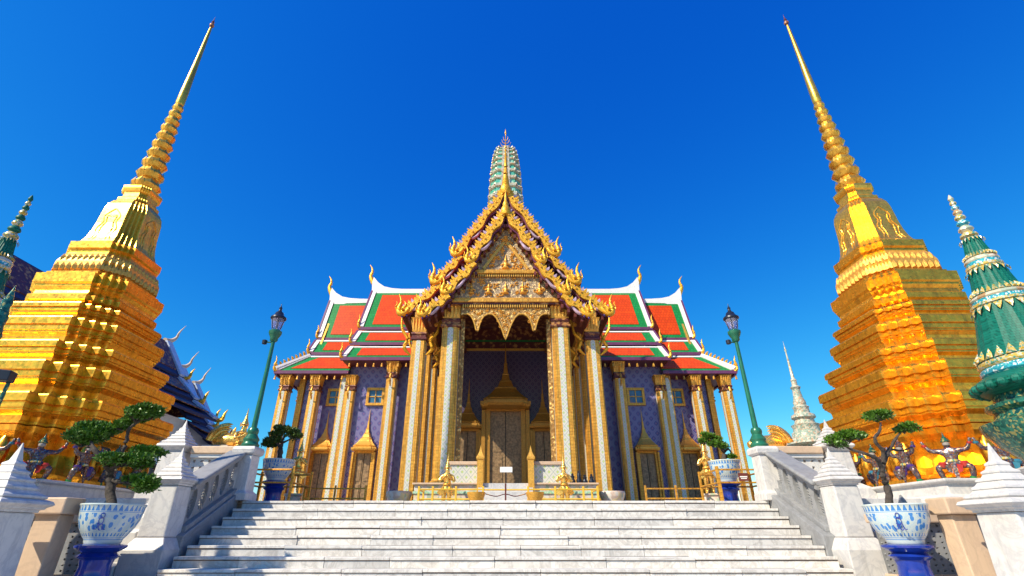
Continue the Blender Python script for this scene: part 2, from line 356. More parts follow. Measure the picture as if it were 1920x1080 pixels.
def lerp_list(v, n):
    out = []
    for i in range(n):
        t_ = i / (n - 1) * (len(v) - 1); k = min(int(t_), len(v) - 2); out.append(v[k] + (v[k + 1] - v[k]) * (t_ - k))
    return out
def horn(mb, pts, rad, n=7, m=5, mat=None):
    p = catmull(pts, m); return mb.tube(p, lerp_list(rad, len(p)), n, mat)
def tag(o, label, cat, group=None):
    o['label'] = label; o['category'] = cat
    if group: o['group'] = group
    return o
def thing(name, label, cat, loc=(0, 0, 0), rz=0, group=None, scale=1):
    o = bpy.data.objects.new(name, None); COL.objects.link(o); o.location = loc; o.rotation_euler = (0, 0, rz); o.empty_display_size = .2
    o.scale = (scale,) * 3
    return tag(o, label, cat, group)
def struct(o): o['kind'] = 'structure'; return o
def stuff(o): o['kind'] = 'stuff'; return o
def copy_tree(o, parent=None):
    c = o.copy(); COL.objects.link(c); c.parent = parent
    for ch in list(o.children): copy_tree(ch, c)
    return c
def sub(o, name, parent, loc=None):                  # cheap repeat of a part: shares mesh data
    c = o.copy(); c.name = name; COL.objects.link(c); c.parent = parent
    if loc is not None: c.location = loc
    for ch in list(o.children): sub(ch, ch.name.split('.')[0], c)
    return c
CP, SP = math.cos(PITCH), math.sin(PITCH)
def at(px, py, Y):                                   # a point of the place at distance Y seen in direction (px, py)
    e = PITCH - math.atan((py - 540) / 920); Z = math.tan(e) * Y
    return Vector(((px - 948) / 920 * (Y * CP + Z * SP), Y, Z + EYE))
PLAT = 2.1                                           # upper terrace level
LOW = .80                                            # lower flank terrace level
# ================================================================== SETTING
struct(MB().box(-900, 900, -400, 1500, -1, 0).build('ground', 'ground'))
ter = MB(); ter.box(-60, 60, 11.46, 90, .02, PLAT - .05)
for s in (-1, 1): ter.box(min(s * 6.35, s * 60), max(s * 6.35, s * 60), 10.0, 11.458, .02, PLAT - .05)
terrace = struct(ter.build('terrace', 'terrace'))
for s in (-1, 1):
    struct(MB().box(min(s * 5.56, s * 30), max(s * 5.56, s * 30), 4.6, 9.98, .02, LOW).build('lower_terrace', 'marble'))
# staircase: every tread is cut into slabs
stairs = bpy.data.objects.new('marble_stairs', None); COL.objects.link(stairs); struct(stairs)
TR, RI, Y0 = .32, PLAT / 13, 11.25
for k in range(13):
    y = Y0 - TR * k; z = PLAT - RI * k; x = -5.55
    while x < 5.5:
        L = random.uniform(1.0, 1.9)
        if x + L > 4.9: L = 5.55 - x
        g = .004; dz = random.uniform(-.007, .004); dy = random.uniform(-.013, .010)
        mb = MB(); yb = y + TR + (.0 if k else .18)
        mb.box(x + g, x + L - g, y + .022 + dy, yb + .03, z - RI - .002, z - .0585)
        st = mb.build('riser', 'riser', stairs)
        mb = MB().box(x + g, x + L - g, y + dy, yb + .02, z - .044 + dz, z + dz)
        mb.build('tread', 'step', stairs, bevel=.006)
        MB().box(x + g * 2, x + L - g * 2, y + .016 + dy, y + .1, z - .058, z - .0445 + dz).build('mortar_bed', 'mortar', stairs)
        x += L
# paving slabs of the terrace lip just behind the top tread
for s in range(-7, 8):
    MB().box(s * .8 - .395, s * .8 + .395, 11.47, 12.2, PLAT - .048, PLAT - .006).build('paving_slab', 'step', terrace)
struct(MB().box(-60, 60, 12.22, 90, PLAT - .048, PLAT - .008).build('terrace_floor', 'terrace'))
# white stepped moulding at the front of the raised terrace on both flanks of the stairs
for s in (-1, 1):
    pr = [(10.0, PLAT - .04), (9.80, PLAT - .04), (9.80, PLAT - .14), (9.72, PLAT - .16), (9.72, PLAT - .32), (9.58, PLAT - .36), (9.58, PLAT - .56), (9.44, PLAT - .60), (9.44, PLAT - .82), (9.28, PLAT - .86), (9.28, PLAT - 1.06), (9.14, PLAT - 1.1), (9.14, LOW), (10.0, LOW)]
    o = MB().prismx(pr, min(s * 6.36, s * 7.9), max(s * 6.36, s * 7.9)).build('flank_moulding', 'marble', bevel=.012); struct(o)
# ================================================================== BALUSTRADES AND POSTS
SIDE = {-1: 'left', 1: 'right'}
def post(name, label, x, y, z0, ztip, hw, base_h, cap_h=.16, mat='marble', group=None, flare=1.5):
    """square marble post: flared base, shaft, moulded cap and stepped pinnacle"""
    t = thing(name, label, 'post', (x, y, z0), 0, group)
    H = ztip - z0; zs = H - cap_h - hw * 2.3
    MB().sq([(hw * flare, 0), (hw * flare, base_h * .7), (hw * 1.25, base_h * .9), (hw * 1.08, base_h)]).build('base', mat, t, bevel=.015)
    MB().sq([(hw * 1.05, base_h + .002), (hw * .96, zs)]).build('shaft', mat, t, bevel=.02)
    MB().sq([(hw * 1.02, zs + .002), (hw * 1.02, zs + .03), (hw * 1.16, zs + .045), (hw * 1.16, zs + .06), (hw * 1.30, zs + .085), (hw * 1.36, zs + cap_h * .62), (hw * 1.30, zs + cap_h * .85), (hw * 1.10, zs + cap_h)]).build('cap', mat, t, bevel=.008)
    z = zs + cap_h + .002; top = H; p = []
    steps = [(1.06, 0), (1.12, .025), (1.10, .06), (.92, .10), (.80, .16), (.85, .165), (.84, .20), (.72, .24), (.63, .30), (.68, .305), (.66, .34), (.50, .38), (.43, .44), (.47, .445), (.46, .48), (.33, .52), (.28, .58), (.31, .585), (.30, .62), (.17, .67), (.09, .84), (.02, 1.0)]
    MB().sq([(hw * a, z + (top - z) * q) for a, q in steps]).build('pinnacle', mat, t, bevel=.006)
    return t
def pierced(mb, x0, x1, y0, y1, z0, z1, nx, nz, fill=.62):
    """plate in the XZ plane with a grid of lozenge holes"""
    dx = (x1 - x0) / nx; dz = (z1 - z0) / nz
    for i in range(nx):
        for j in range(nz):
            ax, az = x0 + dx * i, z0 + dz * j; cx, cz = ax + dx / 2, az + dz / 2; r = fill * .5
            rot = ((i + j) % 2) * .5 + .15
            oc = [(ax, az), (ax + dx, az), (ax + dx, az + dz), (ax, az + dz)]
            ic = [(cx - dx * r * (.55 + rot * .4), cz - dz * r * .5), (cx + dx * r * .45, cz - dz * r * (1 - rot)), (cx + dx * r * (.55 + rot * .4), cz + dz * r * .5), (cx - dx * r * .45, cz + dz * r * (1 - rot))]
            vs = []
            for y in (y0, y1): vs += [(p, y, q) for p, q in oc] + [(p, y, q) for p, q in ic]
            fs = []
            for k in range(4):
                n = (k + 1) % 4
                fs += [(k, n, 4 + n, 4 + k), (8 + k, 12 + k, 12 + n, 8 + n), (4 + k, 4 + n, 12 + n, 12 + k)]
            mb.add(vs, fs)
for s in (-1, 1):
    S = SIDE[s]; other = 'beside the stairs'
    # sloping stair balustrade
    b = thing('stair_balustrade', 'grey sloping stone balustrade with pierced oval panels on the %s edge of the marble stairs' % S, 'balustrade', (s * 5.86, 11.25, PLAT), 0, 'stair balustrades')
    ya, yb = -1.52, .02                      # local y along the slope (toward the camera is negative), slope .5
    def zz(y, o): return (y) * .5 + o
    MB().prismx([(ya - .1, zz(ya - .1, -.30)), (yb, zz(yb, -.30)), (yb, zz(yb, .16)), (ya - .1, zz(ya - .1, .16))], -.30, .22).build('stringer', 'grey', b, bevel=.015)
    MB().prismx([(ya, zz(ya, .162)), (yb, zz(yb, .162)), (yb, zz(yb, .26)), (ya, zz(ya, .26))], -.17, .17).build('lower_rail', 'grey', b, bevel=.01)
    MB().prismx([(ya, zz(ya, .86)), (yb, zz(yb, .86)), (yb, zz(yb, .93)), (ya, zz(ya, .93))], -.15, .15).build('rail_neck', 'grey', b)
    MB().prismx([(ya, zz(ya, .932)), (yb, zz(yb, .932)), (yb, zz(yb, 1.02)), (ya, zz(ya, 1.02))], -.22, .22).build('hand_rail', 'grey', b, bevel=.035)
    n = 5; dl = (yb - ya) / n
    for i in range(n):
        y0, y1 = ya + dl * i, ya + dl * (i + 1); cy = (y0 + y1) / 2; vs = []; K = 32; zm = .56; hz = .298
        outer = []; inner = []
        for j in range(K):
            an = 2 * math.pi * j / K; c_, s_ = math.cos(an), math.sin(an)
            q = 1 / max(abs(c_), abs(s_)); oy, oz = c_ * q * dl / 2, s_ * q * hz
            outer.append((cy + oy, zz(cy + oy, zm) + oz)); iy, iz = c_ * dl * .34, s_ * hz * .84
            inner.append((cy + iy, zz(cy + iy, zm) + iz))
        vs = [(x, p, q) for x in (-.07, .07) for ring in (outer, inner) for p, q in ring]; fs = []
        for j in range(K):
            k = (j + 1) % K
            fs += [(j, k, K + k, K + j), (2 * K + j, 3 * K + j, 3 * K + k, 2 * K + k), (K + j, K + k, 3 * K + k, 3 * K + j), (j, 2 * K + j, 2 * K + k, k)]
        pn = MB().add(vs, fs).build('oval_panel', 'grey', b)
        g = MB()
        for q in range(-3, 4):
            for sg in (-1, 1):
                yc = cy + q * dl * .16
                L = hz * .62
                p0 = (0, yc - sg * .10, zz(yc - sg * .10, zm) - L * (1 - abs(q) * .16)); p1 = (0, yc + sg * .10, zz(yc + sg * .10, zm) + L * (1 - abs(q) * .16))
                lim = dl * .33
                if abs(p0[1] - cy) < lim and abs(p1[1] - cy) < lim: g.tube([p0, p1], .016, 5)
        for q in range(-4, 5):
            hw_ = dl * .33 * math.sqrt(max(0, 1 - (q / 5) ** 2)); zq = q * hz * .17
            g.tube([(0, cy - hw_, zz(cy - hw_, zm) + zq), (0, cy + hw_, zz(cy + hw_, zm) + zq)], .014, 5)
        g.build('grille', 'grey', pn)
    # upper post carrying the lamp
    up = thing('stair_head_post', 'short marble post at the head of the stairs under the %s lamp post' % S, 'post', (s * 5.72, 11.40, PLAT), 0, 'stair head posts')
    MB().sq([(.27, 0), (.27, .14), (.2, .2), (.19, .92)]).build('shaft', 'marble', up, bevel=.015)
    MB().sq([(.2, .922), (.24, .96), (.25, 1.04), (.22, 1.1)]).build('cap', 'marble', up, bevel=.015)
    # newel post at the foot of the sloping rail
    post('newel_post', 'white marble newel post with stepped pinnacle at the foot of the %s stair rail' % S, s * 6.0, 9.52, LOW, 1.43 + EYE, .225, .62, .15, 'marble', 'newel posts', 1.55)
    # terrace balustrade beside the lamp
    b = thing('terrace_balustrade', 'beige coping and pierced white screen behind the %s stair rail' % S, 'balustrade', (s * 6.5, 11.62, PLAT), 0, 'terrace balustrades')
    MB().box(-.56, .62, -.16, .16, .98, 1.14).build('coping', 'beige', b, bevel=.02)
    MB().box(-.56, .62, -.12, .12, 0, .2).build('plinth', 'beige', b)
    mb = MB(); pierced(mb, -.56, .62, -.05, .05, .202, .90, 7, 5); mb.build('pierced_screen', 'marble', b)
    MB().box(-.56, .62, -.11, .11, .902, .978).build('rail', 'white', b)
    post('terrace_post', 'tall white marble post with pinnacle behind the %s stair rail' % S, s * 7.42, 11.6, PLAT, 2.37 + EYE, .24, .35, .18, 'marble', 'terrace posts', 1.7)
    # lower balustrade that wraps the chedi terrace, stepping toward the camera
    b = thing('lower_balustrade', 'beige coping over grey pierced screen beside the %s near flower pot' % S, 'balustrade', (s * 6.55, 8.62, LOW), 0, 'lower balustrades')
    MB().box(-.75, .42, -.15, .15, .83, .965).build('coping', 'beige', b, bevel=.02)
    MB().box(-.70, .40, -.13, .13, 0, .13).build('plinth', 'beige', b, bevel=.01)
    mb = MB(); pierced(mb, -.70, .40, -.04, .04, .132, .828, 10, 9, .55); mb.build('pierced_screen', 'grey', b)
    q = MB().sq([(.10, .967), (.11, 1.02), (.055, 1.07), (.035, 1.16), (.01, 1.24)], (-.15 * s, 0, 0)).build('small_pinnacle', 'grey', b)
    b = thing('corner_pillar', 'beige stone corner pillar with thick coping next to the large %s marble post' % S, 'pillar', (s * 6.42, 7.75, LOW), 0, 'corner pillars')
    MB().box(-.17, .17, -.17, .10, 0, .92).build('shaft', 'beige', b, bevel=.015)
    MB().box(-.24 if s > 0 else -.34, .34 if s > 0 else .24, -.24, .13, .922, 1.14).build('coping', 'beige', b, bevel=.02)
    b = thing('side_screen', 'grey pierced stone screen between beige pillar and large %s marble post' % S, 'balustrade', (s * 6.82, 7.72, LOW), 0, 'side screens')
    mb = MB(); pierced(mb, -.23, .55, -.04, .04, .14, .90, 7, 9, .55); mb.build('pierced_screen', 'grey', b)
    MB().box(-.23, .55, -.10, .10, 0, .138).build('plinth', 'beige', b); MB().box(-.08 if s > 0 else -.05, .55, -.14, .14, .902, 1.1).build('coping', 'beige', b, bevel=.015)
    post('large_marble_post', 'large white marble post with stepped pinnacle at the far %s edge' % S, s * 6.50, 6.85, LOW, 1.09 + EYE, .30, .15, .16, 'marble', 'large marble posts', 1.15)
# ================================================================== LAMP POSTS
def lamp(label, x, y, z):
    t = thing('lamp_post', label, 'lamp post', (x, y, z), 0, 'green lamp posts', .92); t.scale = (.92, .92, .92)
    MB().lathe([(.20, 0), (.21, .05), (.17, .10), (.17, .14), (.19, .18), (.15, .24), (.115, .30), (.13, .36), (.13, .40), (.095, .46)], 20).build('base', 'lampgreen', t, 40)
    MB().lathe([(.064, .462), (.055, 1.4), (.045, 2.72)], 16).build('shaft', 'lampgreen', t, 40)
    MB().lathe([(.07, 2.722), (.10, 2.76), (.10, 2.82), (.14, 2.90), (.165, 2.96), (.165, 3.01), (.09, 3.06)], 20).build('collar', 'lampgreen', t, 40)
    MB().lathe([(.075, 3.062), (.12, 3.10), (.17, 3.34), (.165, 3.36), (.11, 3.10), (.07, 3.07)], 16).build('lantern_glass', 'glass', t, 40)
    g = MB()
    for i in range(6):
        a = i * math.pi / 3; g.tube([(.115 * math.cos(a), .115 * math.sin(a), 3.08), (.178 * math.cos(a), .178 * math.sin(a), 3.36)], .009, 5)
    g.build('lantern_frame', 'iron', t)
    MB().lathe([(.19, 3.362), (.205, 3.38), (.20, 3.42), (.13, 3.48), (.10, 3.56), (.05, 3.60), (.035, 3.66), (.045, 3.70), (.012, 3.76), (.005, 3.84)], 18).build('hood', 'iron', t, 40)
    MB().lathe([(.02, 3.08), (.03, 3.14), (.045, 3.22), (.03, 3.29), (.005, 3.31)], 10).build('bulb', 'white', t, 60)
    MB().tube([(0, 0, 2.70), (-.2, -.02, 2.70)], .02, 6).build('bracket', 'lampgreen', t)
    MB().lathe([(.0, -.07), (.06, -.05), (.065, .05), (.02, .07)], 10, (-.22, -.02, 2.70)).build('spot_light', 'iron', t)
    return t
lamp('tall green lamp post with black lantern at the left head of the stairs', -5.72, 11.40, PLAT + 1.102)
lamp('tall green lamp post with black lantern at the right head of the stairs', 5.68, 11.40, PLAT + 1.102)
# ================================================================== GOLDEN CHEDIS
def chedi(cx, cy, S):
    z0 = EYE
    pl = thing('chedi_plinth', 'white marble plinth below the %s golden chedi' % S, 'plinth', (cx, cy, PLAT - .01), 0, 'chedi plinths')
    MB().sq([(3.35, -.6), (3.35, -.3), (3.15, -.24), (3.15, -.05), (2.95, 0), (2.95, .20), (3.02, .22), (3.02, .27)]).build('block', 'marble', pl, bevel=.015)
    t = thing('golden_chedi', 'tall golden stepped chedi with needle spire on the %s side' % S, 'chedi', (cx, cy, z0), 0, 'golden chedis')
    def part(name, prof, mat='chedi', k=.6, n=4, bev=0): return MB().redent(prof, k, n).build(name, mat, t, bevel=bev)
    part('base', [(2.45, .892), (2.45, 1.0), (2.3, 1.06), (2.12, 1.1), (1.98, 1.25), (1.90, 1.5), (1.95, 1.75), (2.06, 1.90), (2.08, 2.02)])
    # large gilded petals on the base wall behind the guardians
    first = None
    for r in range(4):
        for i in range(-3, 4):
            if first is None:
                rr = [[(w_ * math.cos(a_), -(2.02 - q_ * .06) - d_ * math.sin(a_), 1.12 + q_ * .72) for a_ in [math.pi * j / 8 for j in range(9)]] for q_, w_, d_ in ((0, .03, .03), (.15, .12, .09), (.45, .155, .12), (.75, .12, .09), (1, .02, .02))]
                first = pe = MB().loft(rr, None, cap=False, close=False).build('base_petal', 'chedi', t, 60)
            else: pe = sub(first, 'base_petal', t)
            pe.rotation_euler = (0, 0, r * math.pi / 2); pe.location = Matrix.Rotation(r * math.pi / 2, 3, 'Z') @ Vector((i * .335, 0, 0))
    tiers = [((1.43, 5.14), 4.70, 1.30, 1.20), ((1.59, 4.69), 4.00, 1.45, 1.33), ((1.85, 3.99), 3.44, 1.70, 1.52), ((2.10, 3.43), 2.70, 1.92, 1.76), ((2.23, 2.69), 2.03, 2.04, 1.98)]
    for (a, zt), zb, ai, at_ in tiers:
        h = zt - zb
        def sl(q, o=0): return (ai + (a - .05 - ai) * q + o, zb + (h - .20) * q)
        m_ = zb + h * .47
        p = [(ai - .02, zb), (ai + .03, zb + .02), (ai + .03, zb + .07), (ai, zb + .08), (ai + .01, zb + h * .28), (a - .09, m_ - .05), (a - .06, m_ - .04), (a - .06, m_), (a - .035, m_ + .01), (a - .035, m_ + h * .16), (a - .055, m_ + h * .17), (a - .055, m_ + h * .20), (a - .005, m_ + h * .21), (a, m_ + h * .22), (a, zt - .05), (a - .02, zt - .04), (a - .03, zt - .01), (at_ + .08, zt + .0), (at_ + .02, zt + .03)]
        tr = part('throne_tier', p)
        a = ai + .04
        if h > .6:      # relief garlands in the waist of the tier
            g = MB()
            for r in range(4):
                rot = Matrix.Rotation(r * math.pi / 2, 4, 'Z'); zz_ = zb + .34 * h; w_ = a * .56
                pts = [(-w_, -(a - .01), zz_ + .14), (-w_ * .8, -(a - .02), zz_ + .05), (-w_ * .4, -(a - .03), zz_ + .02), (0, -(a - .01), zz_ + .07), (w_ * .4, -(a - .03), zz_ + .02), (w_ * .8, -(a - .02), zz_ + .05), (w_, -(a - .01), zz_ + .14)]
                horn(g, pts, [.025, .045, .022, .055, .022, .045, .025], 6, 5, rot)
            stuff(g.build('relief_garland', 'chedi', tr, 50))
            # little masks in the notches of the corners
            g = MB(); st = a * .4 / 4
            for qx, qy in ((-1, -1), (1, -1), (1, 1), (-1, 1)):
                for i in range(5):
                    px_, py_ = a * .6 + st * i - .06, a - st * i - .06
                    px_, py_ = (a * .6 + st * i) * .985, (a - st * i) * .965
                    g.lathe([(.0, -.08), (.035, -.05), (.05, .01), (.03, .05), (.0, .08)], 8, (qx * px_, qy * py_, zb + .40 * h))
            stuff(g.build('corner_mask', 'chedi', tr, 50))
    part('moulding', [(1.18, 5.22), (1.25, 5.28), (1.25, 5.42), (1.17, 5.48), (1.15, 5.58), (1.22, 5.66), (1.22, 5.72), (1.27, 5.76), (1.27, 6.02), (1.12, 6.08), (1.12, 6.14)])
    part('lotus_moulding', [(1.0, 6.142), (1.02, 6.2), (1.06, 6.35), (1.05, 6.5), (.98, 6.7), (.92, 6.8), (.90, 6.84)], 'gold')
    pm = MB()                                       # lotus petals round the moulding
    for a_, z_, hh in ((1.06, 6.22, .24), (1.01, 6.50, .24)):
        ol = redent_outline(a_, .6, 4); L = len(ol)
        for i in range(L):
            p, q = Vector(ol[i]), Vector(ol[(i + 1) % L]); d = (q - p).length; m_ = max(1, round(d / .15)); nrm = Vector(((q - p).y, -(q - p).x)).normalized()
            for j in range(m_):
                c_ = p.lerp(q, (j + .5) / m_); u = (q - p).normalized(); w_ = d / m_ * .46
                base = [(c_ - u * w_), (c_ + u * w_)]; tip = c_ + nrm * .05
                v = [(base[0].x, base[0].y, z_), (base[1].x, base[1].y, z_), (base[1].x, base[1].y, z_ + hh * .6), (c_.x, c_.y, z_ + hh), (base[0].x, base[0].y, z_ + hh * .6), (tip.x, tip.y, z_ + hh * .5), (tip.x, tip.y, z_ + hh * .12)]
                pm.add(v, [(0, 1, 6), (1, 2, 5, 6), (2, 3, 5), (3, 4, 5), (4, 0, 6, 5)])
    stuff(pm.build('lotus_petals', 'gold', t))
    part('cornice', [(.90, 6.842), (.90, 6.92), (.955, 6.96), (.955, 7.16), (.88, 7.2)])
    part('bell', [(.87, 7.202), (.82, 7.26), (.76, 7.42), (.715, 7.65), (.685, 7.95), (.67, 8.25), (.655, 8.5), (.62, 8.68), (.54, 8.84), (.46, 8.92)], 'spire', .55)
    vine = MB()                                     # raised scrolls on the bell faces
    for r in range(4):
        rot = Matrix.Rotation(r * math.pi / 2, 4, 'Z')
        for sx in (-1, 1):
            for w0, zt_ in ((.30, 8.45), (.18, 8.15)):
                pts = [(sx * w0, -.795, 7.32), (sx * w0 * .75, -.742, 7.5), (sx * w0 * .95, -.71, 7.75), (sx * w0 * .6, -.687, 7.98), (sx * w0 * .75, -.674, 8.2), (sx * .01, -.664, zt_)]
                P_ = catmull(pts, 4); vine.tube(P_, .016, 5, rot)
    stuff(vine.build('relief_scroll', 'spire', t, 60))
    part('harmika', [(.47, 8.922), (.47, 9.02), (.41, 9.06), (.38, 9.12), (.38, 9.28), (.43, 9.32), (.45, 9.40), (.45, 9.48), (.36, 9.54)], 'spire')
    # clustered lotus rings
    z = 9.55; nring = 10
    for i in range(nring):
        f = i / nring; h = .47 - .17 * f; r = .385 - .25 * f
        rg = MB().lathe([(r * .62, z), (r * .8, z + .08 * h), (r * .98, z + .35 * h), (r * .97, z + .5 * h), (r * .74, z + .8 * h), (r * .60, z + h)], 18).build('lotus_ring', 'spire', t, 40)
        pt = MB(); npet = 9
        for j in range(npet):
            a_ = 2 * math.pi * (j + .5 * (i % 2)) / npet; rot = Matrix.Rotation(a_, 4, 'Z'); w_ = r * math.pi / npet * .92
            pt.add([(r * .80, -w_ * .7, z + .1 * h), (r * .80, w_ * .7, z + .1 * h), (r * .99, w_, z + .42 * h), (r * .86, 0, z + .86 * h), (r * .99, -w_, z + .42 * h), (r * 1.09, 0, z + .40 * h)],
                   [(0, 1, 5), (1, 2, 5), (2, 3, 5), (3, 4, 5), (4, 0, 5)], rot)
        stuff(pt.build('petals', 'spire', rg))
        z += h - .02
    zt = z
    MB().lathe([(.115, zt), (.135, zt + .06), (.13, zt + .6), (.09, zt + 1.9), (.045, 17.3), (.03, 17.4)], 18).build('needle', 'spire', t, 40)
    MB().lathe([(.03, 17.402), (.07, 17.46), (.085, 17.54), (.05, 17.62), (.03, 17.66), (.055, 17.70), (.03, 17.76), (.012, 17.86), (.004, 18.02)], 12).build('finial', 'redgold', t, 40)
    return t
CR, CL = (10.78, 12.3), (-11.33, 12.4)
chedi(CR[0], CR[1], 'right'); chedi(CL[0], CL[1], 'left')
# ------------------------------------------------------------------ skinned figures
def skin_mesh(name, J, edges, sub=1):
    names = list(J); me = bpy.data.meshes.new(name)
    me.from_pydata([J[n][0] for n in names], [(names.index(a), names.index(b_)) for a, b_ in edges], [])
    o = bpy.data.objects.new(name, me); COL.objects.link(o)
    md = o.modifiers.new('skin', 'SKIN'); md.use_smooth_shade = True
    if not me.skin_vertices: return o
    for i, n in enumerate(names):
        r = J[n][1]; me.skin_vertices[0].data[i].radius = r if isinstance(r, tuple) else (r, r); me.skin_vertices[0].data[i].use_root = (i == 0)
    sb = o.modifiers.new('sub', 'SUBSURF'); sb.levels = sub; sb.render_levels = sub
    dg = bpy.context.evaluated_depsgraph_get(); ev = o.evaluated_get(dg); m2 = bpy.data.meshes.new_from_object(ev)
    m2.name = name; m2.polygons.foreach_set('use_smooth', [True] * len(m2.polygons))
    bpy.data.objects.remove(o); bpy.data.meshes.remove(me)
    return m2
def mobj(name, me, mat, parent):
    me.materials.clear(); me.materials.append(M[mat]); o = bpy.data.objects.new(name, me); COL.objects.link(o); o.parent = parent; return o
def both(d):
    out = {}
    for k, (p, r) in d.items():
        if k.endswith('_'):
            out[k + 'l'] = (p, r); out[k + 'r'] = ((-p[0], p[1], p[2]), r)
        else: out[k] = (p, r)
    return out
DJ = both({'pelvis': ((0, 0, .40), .095), 'waist': ((0, 0, .50), .08), 'chest': ((0, -.01, .64), .135), 'neck': ((0, -.01, .74), .05), 'head': ((0, -.02, .83), .075), 'crown': ((0, -.02, .89), .06),
           'hip_': ((.09, -.01, .39), .08), 'knee_': ((.30, -.10, .34), .075), 'shin_': ((.27, -.03, .18), .065), 'ankle_': ((.24, 0, .05), .035), 'toe_': ((.29, -.12, .025), .026),
           'sh_': ((.15, 0, .69), .065), 'elbow_': ((.33, -.03, .70), .055), 'wrist_': ((.42, -.02, .86), .03), 'hand_': ((.44, -.02, .94), .036)})
def bothe(es):
    out = []
    for a, b_ in es:
        if a.endswith('_') or b_.endswith('_'):
            for q in 'lr': out.append((a + q if a.endswith('_') else a, b_ + q if b_.endswith('_') else b_))
        else: out.append((a, b_))
    return out
DE = bothe([('pelvis', 'waist'), ('waist', 'chest'), ('chest', 'neck'), ('neck', 'head'), ('head', 'crown'), ('pelvis', 'hip_'), ('hip_', 'knee_'), ('knee_', 'shin_'), ('shin_', 'ankle_'), ('ankle_', 'toe_'), ('chest', 'sh_'), ('sh_', 'elbow_'), ('elbow_', 'wrist_'), ('wrist_', 'hand_')])
dm = skin_mesh('body', DJ, DE, 1)
proto = {}
def demon(label, x, y, z, rz, scale, first=[None], c1='red', c2='violet', group='guardian demons'):
    t = thing('guardian_demon', label, 'statue', (x, y, z), rz, group, scale)
    o = mobj('body', dm, 'demon', t)
    MB().lathe([(.085, .875), (.095, .895), (.07, .925), (.075, .94), (.045, .965), (.05, .975), (.022, 1.0), (.01, 1.06), (.002, 1.10)], 10, (0, -.02, 0)).build('crown', 'gdark' if c1 == 'gglass' else 'demon', t, 40)
    MB().lathe([(.02, .79), (.066, .81), (.07, .85), (.03, .885)], 10, (0, -.045, 0)).build('face', 'facepaint', t, 50)
    for sx in (-1, 1):
        MB().lathe([(.055, 0), (.064, .015), (.064, .06), (.05, .075)], 10, (sx * .245, -.005, .06)).build('anklet', 'gglass' if c1 == 'red' else c1, t, 40)
        MB().lathe([(.05, 0), (.056, .02), (.05, .05)], 10, (sx * .41, -.02, .80)).build('bracelet', c2, t, 40)
        MB().lathe([(.06, 0), (.085, .03), (.09, .09), (.06, .13)], 10, (sx * .19, -.055, .32)).build('breeches', c2, t, 40)
        MB().slab([(sx * .05, -.10, .40), (sx * .16, -.16, .36), (sx * .13, -.17, .24), (sx * .05, -.16, .20)], (0, .02, 0)).build('skirt_flap', c2 if sx > 0 else 'demon', t)
    MB().slab([(-.05, -.13, .44), (.05, -.13, .44), (.035, -.16, .12), (0, -.17, .05), (-.035, -.16, .12)], (0, .02, 0)).build('loincloth', 'demon', t)
    MB().lathe([(.10, .43), (.125, .45), (.125, .48), (.10, .50)], 12).build('belt', 'gband', t, 40)
    return t
dz_ = PLAT + .262; ds = .88
spots = [(-2.36, -1.42, -90), (-1.86, -2.0, -45), (-1.15, -2.34, -12), (-.3, -2.42, 0), (.55, -2.42, 0), (1.4, -2.38, 0), (-2.40, -.62, -90), (-2.40, .2, -90), (-2.40, 1.02, -90), (-2.38, 1.8, -90)]
lab = ['first on the stair side', 'at the corner', 'first of front row', 'second of front row', 'third of front row', 'last of front row', 'second on the stair side', 'third on the stair side', 'fourth on the stair side', 'last on the stair side']
pal = [('red', 'violet'), ('gglass', 'red'), ('red', 'cyan'), ('gglass', 'violet'), ('red', 'violet'), ('gglass', 'red'), ('gglass', 'cyan'), ('red', 'gglass'), ('gglass', 'red'), ('red', 'violet')]
for (S, c_, sg) in (('right', CR, 1), ('left', CL, -1)):
    for (dx, dy, rz), lb, (c1, c2) in zip(spots, lab, pal):
        demon('mosaic guardian demon under the %s golden chedi, %s' % (S, lb), c_[0] + sg * dx, c_[1] + dy, dz_, R(rz * sg), ds, c1=c1, c2=c2, group='guardian demons of the %s chedi' % S)
# ================================================================== TEMPLE
T = thing('temple_hall', 'ornate cruciform temple hall with gilded columned porch, orange roofs and central prang tower', 'temple', (0, 0, EYE))
PZ = PLAT - EYE                                       # platform level in the temple's own heights
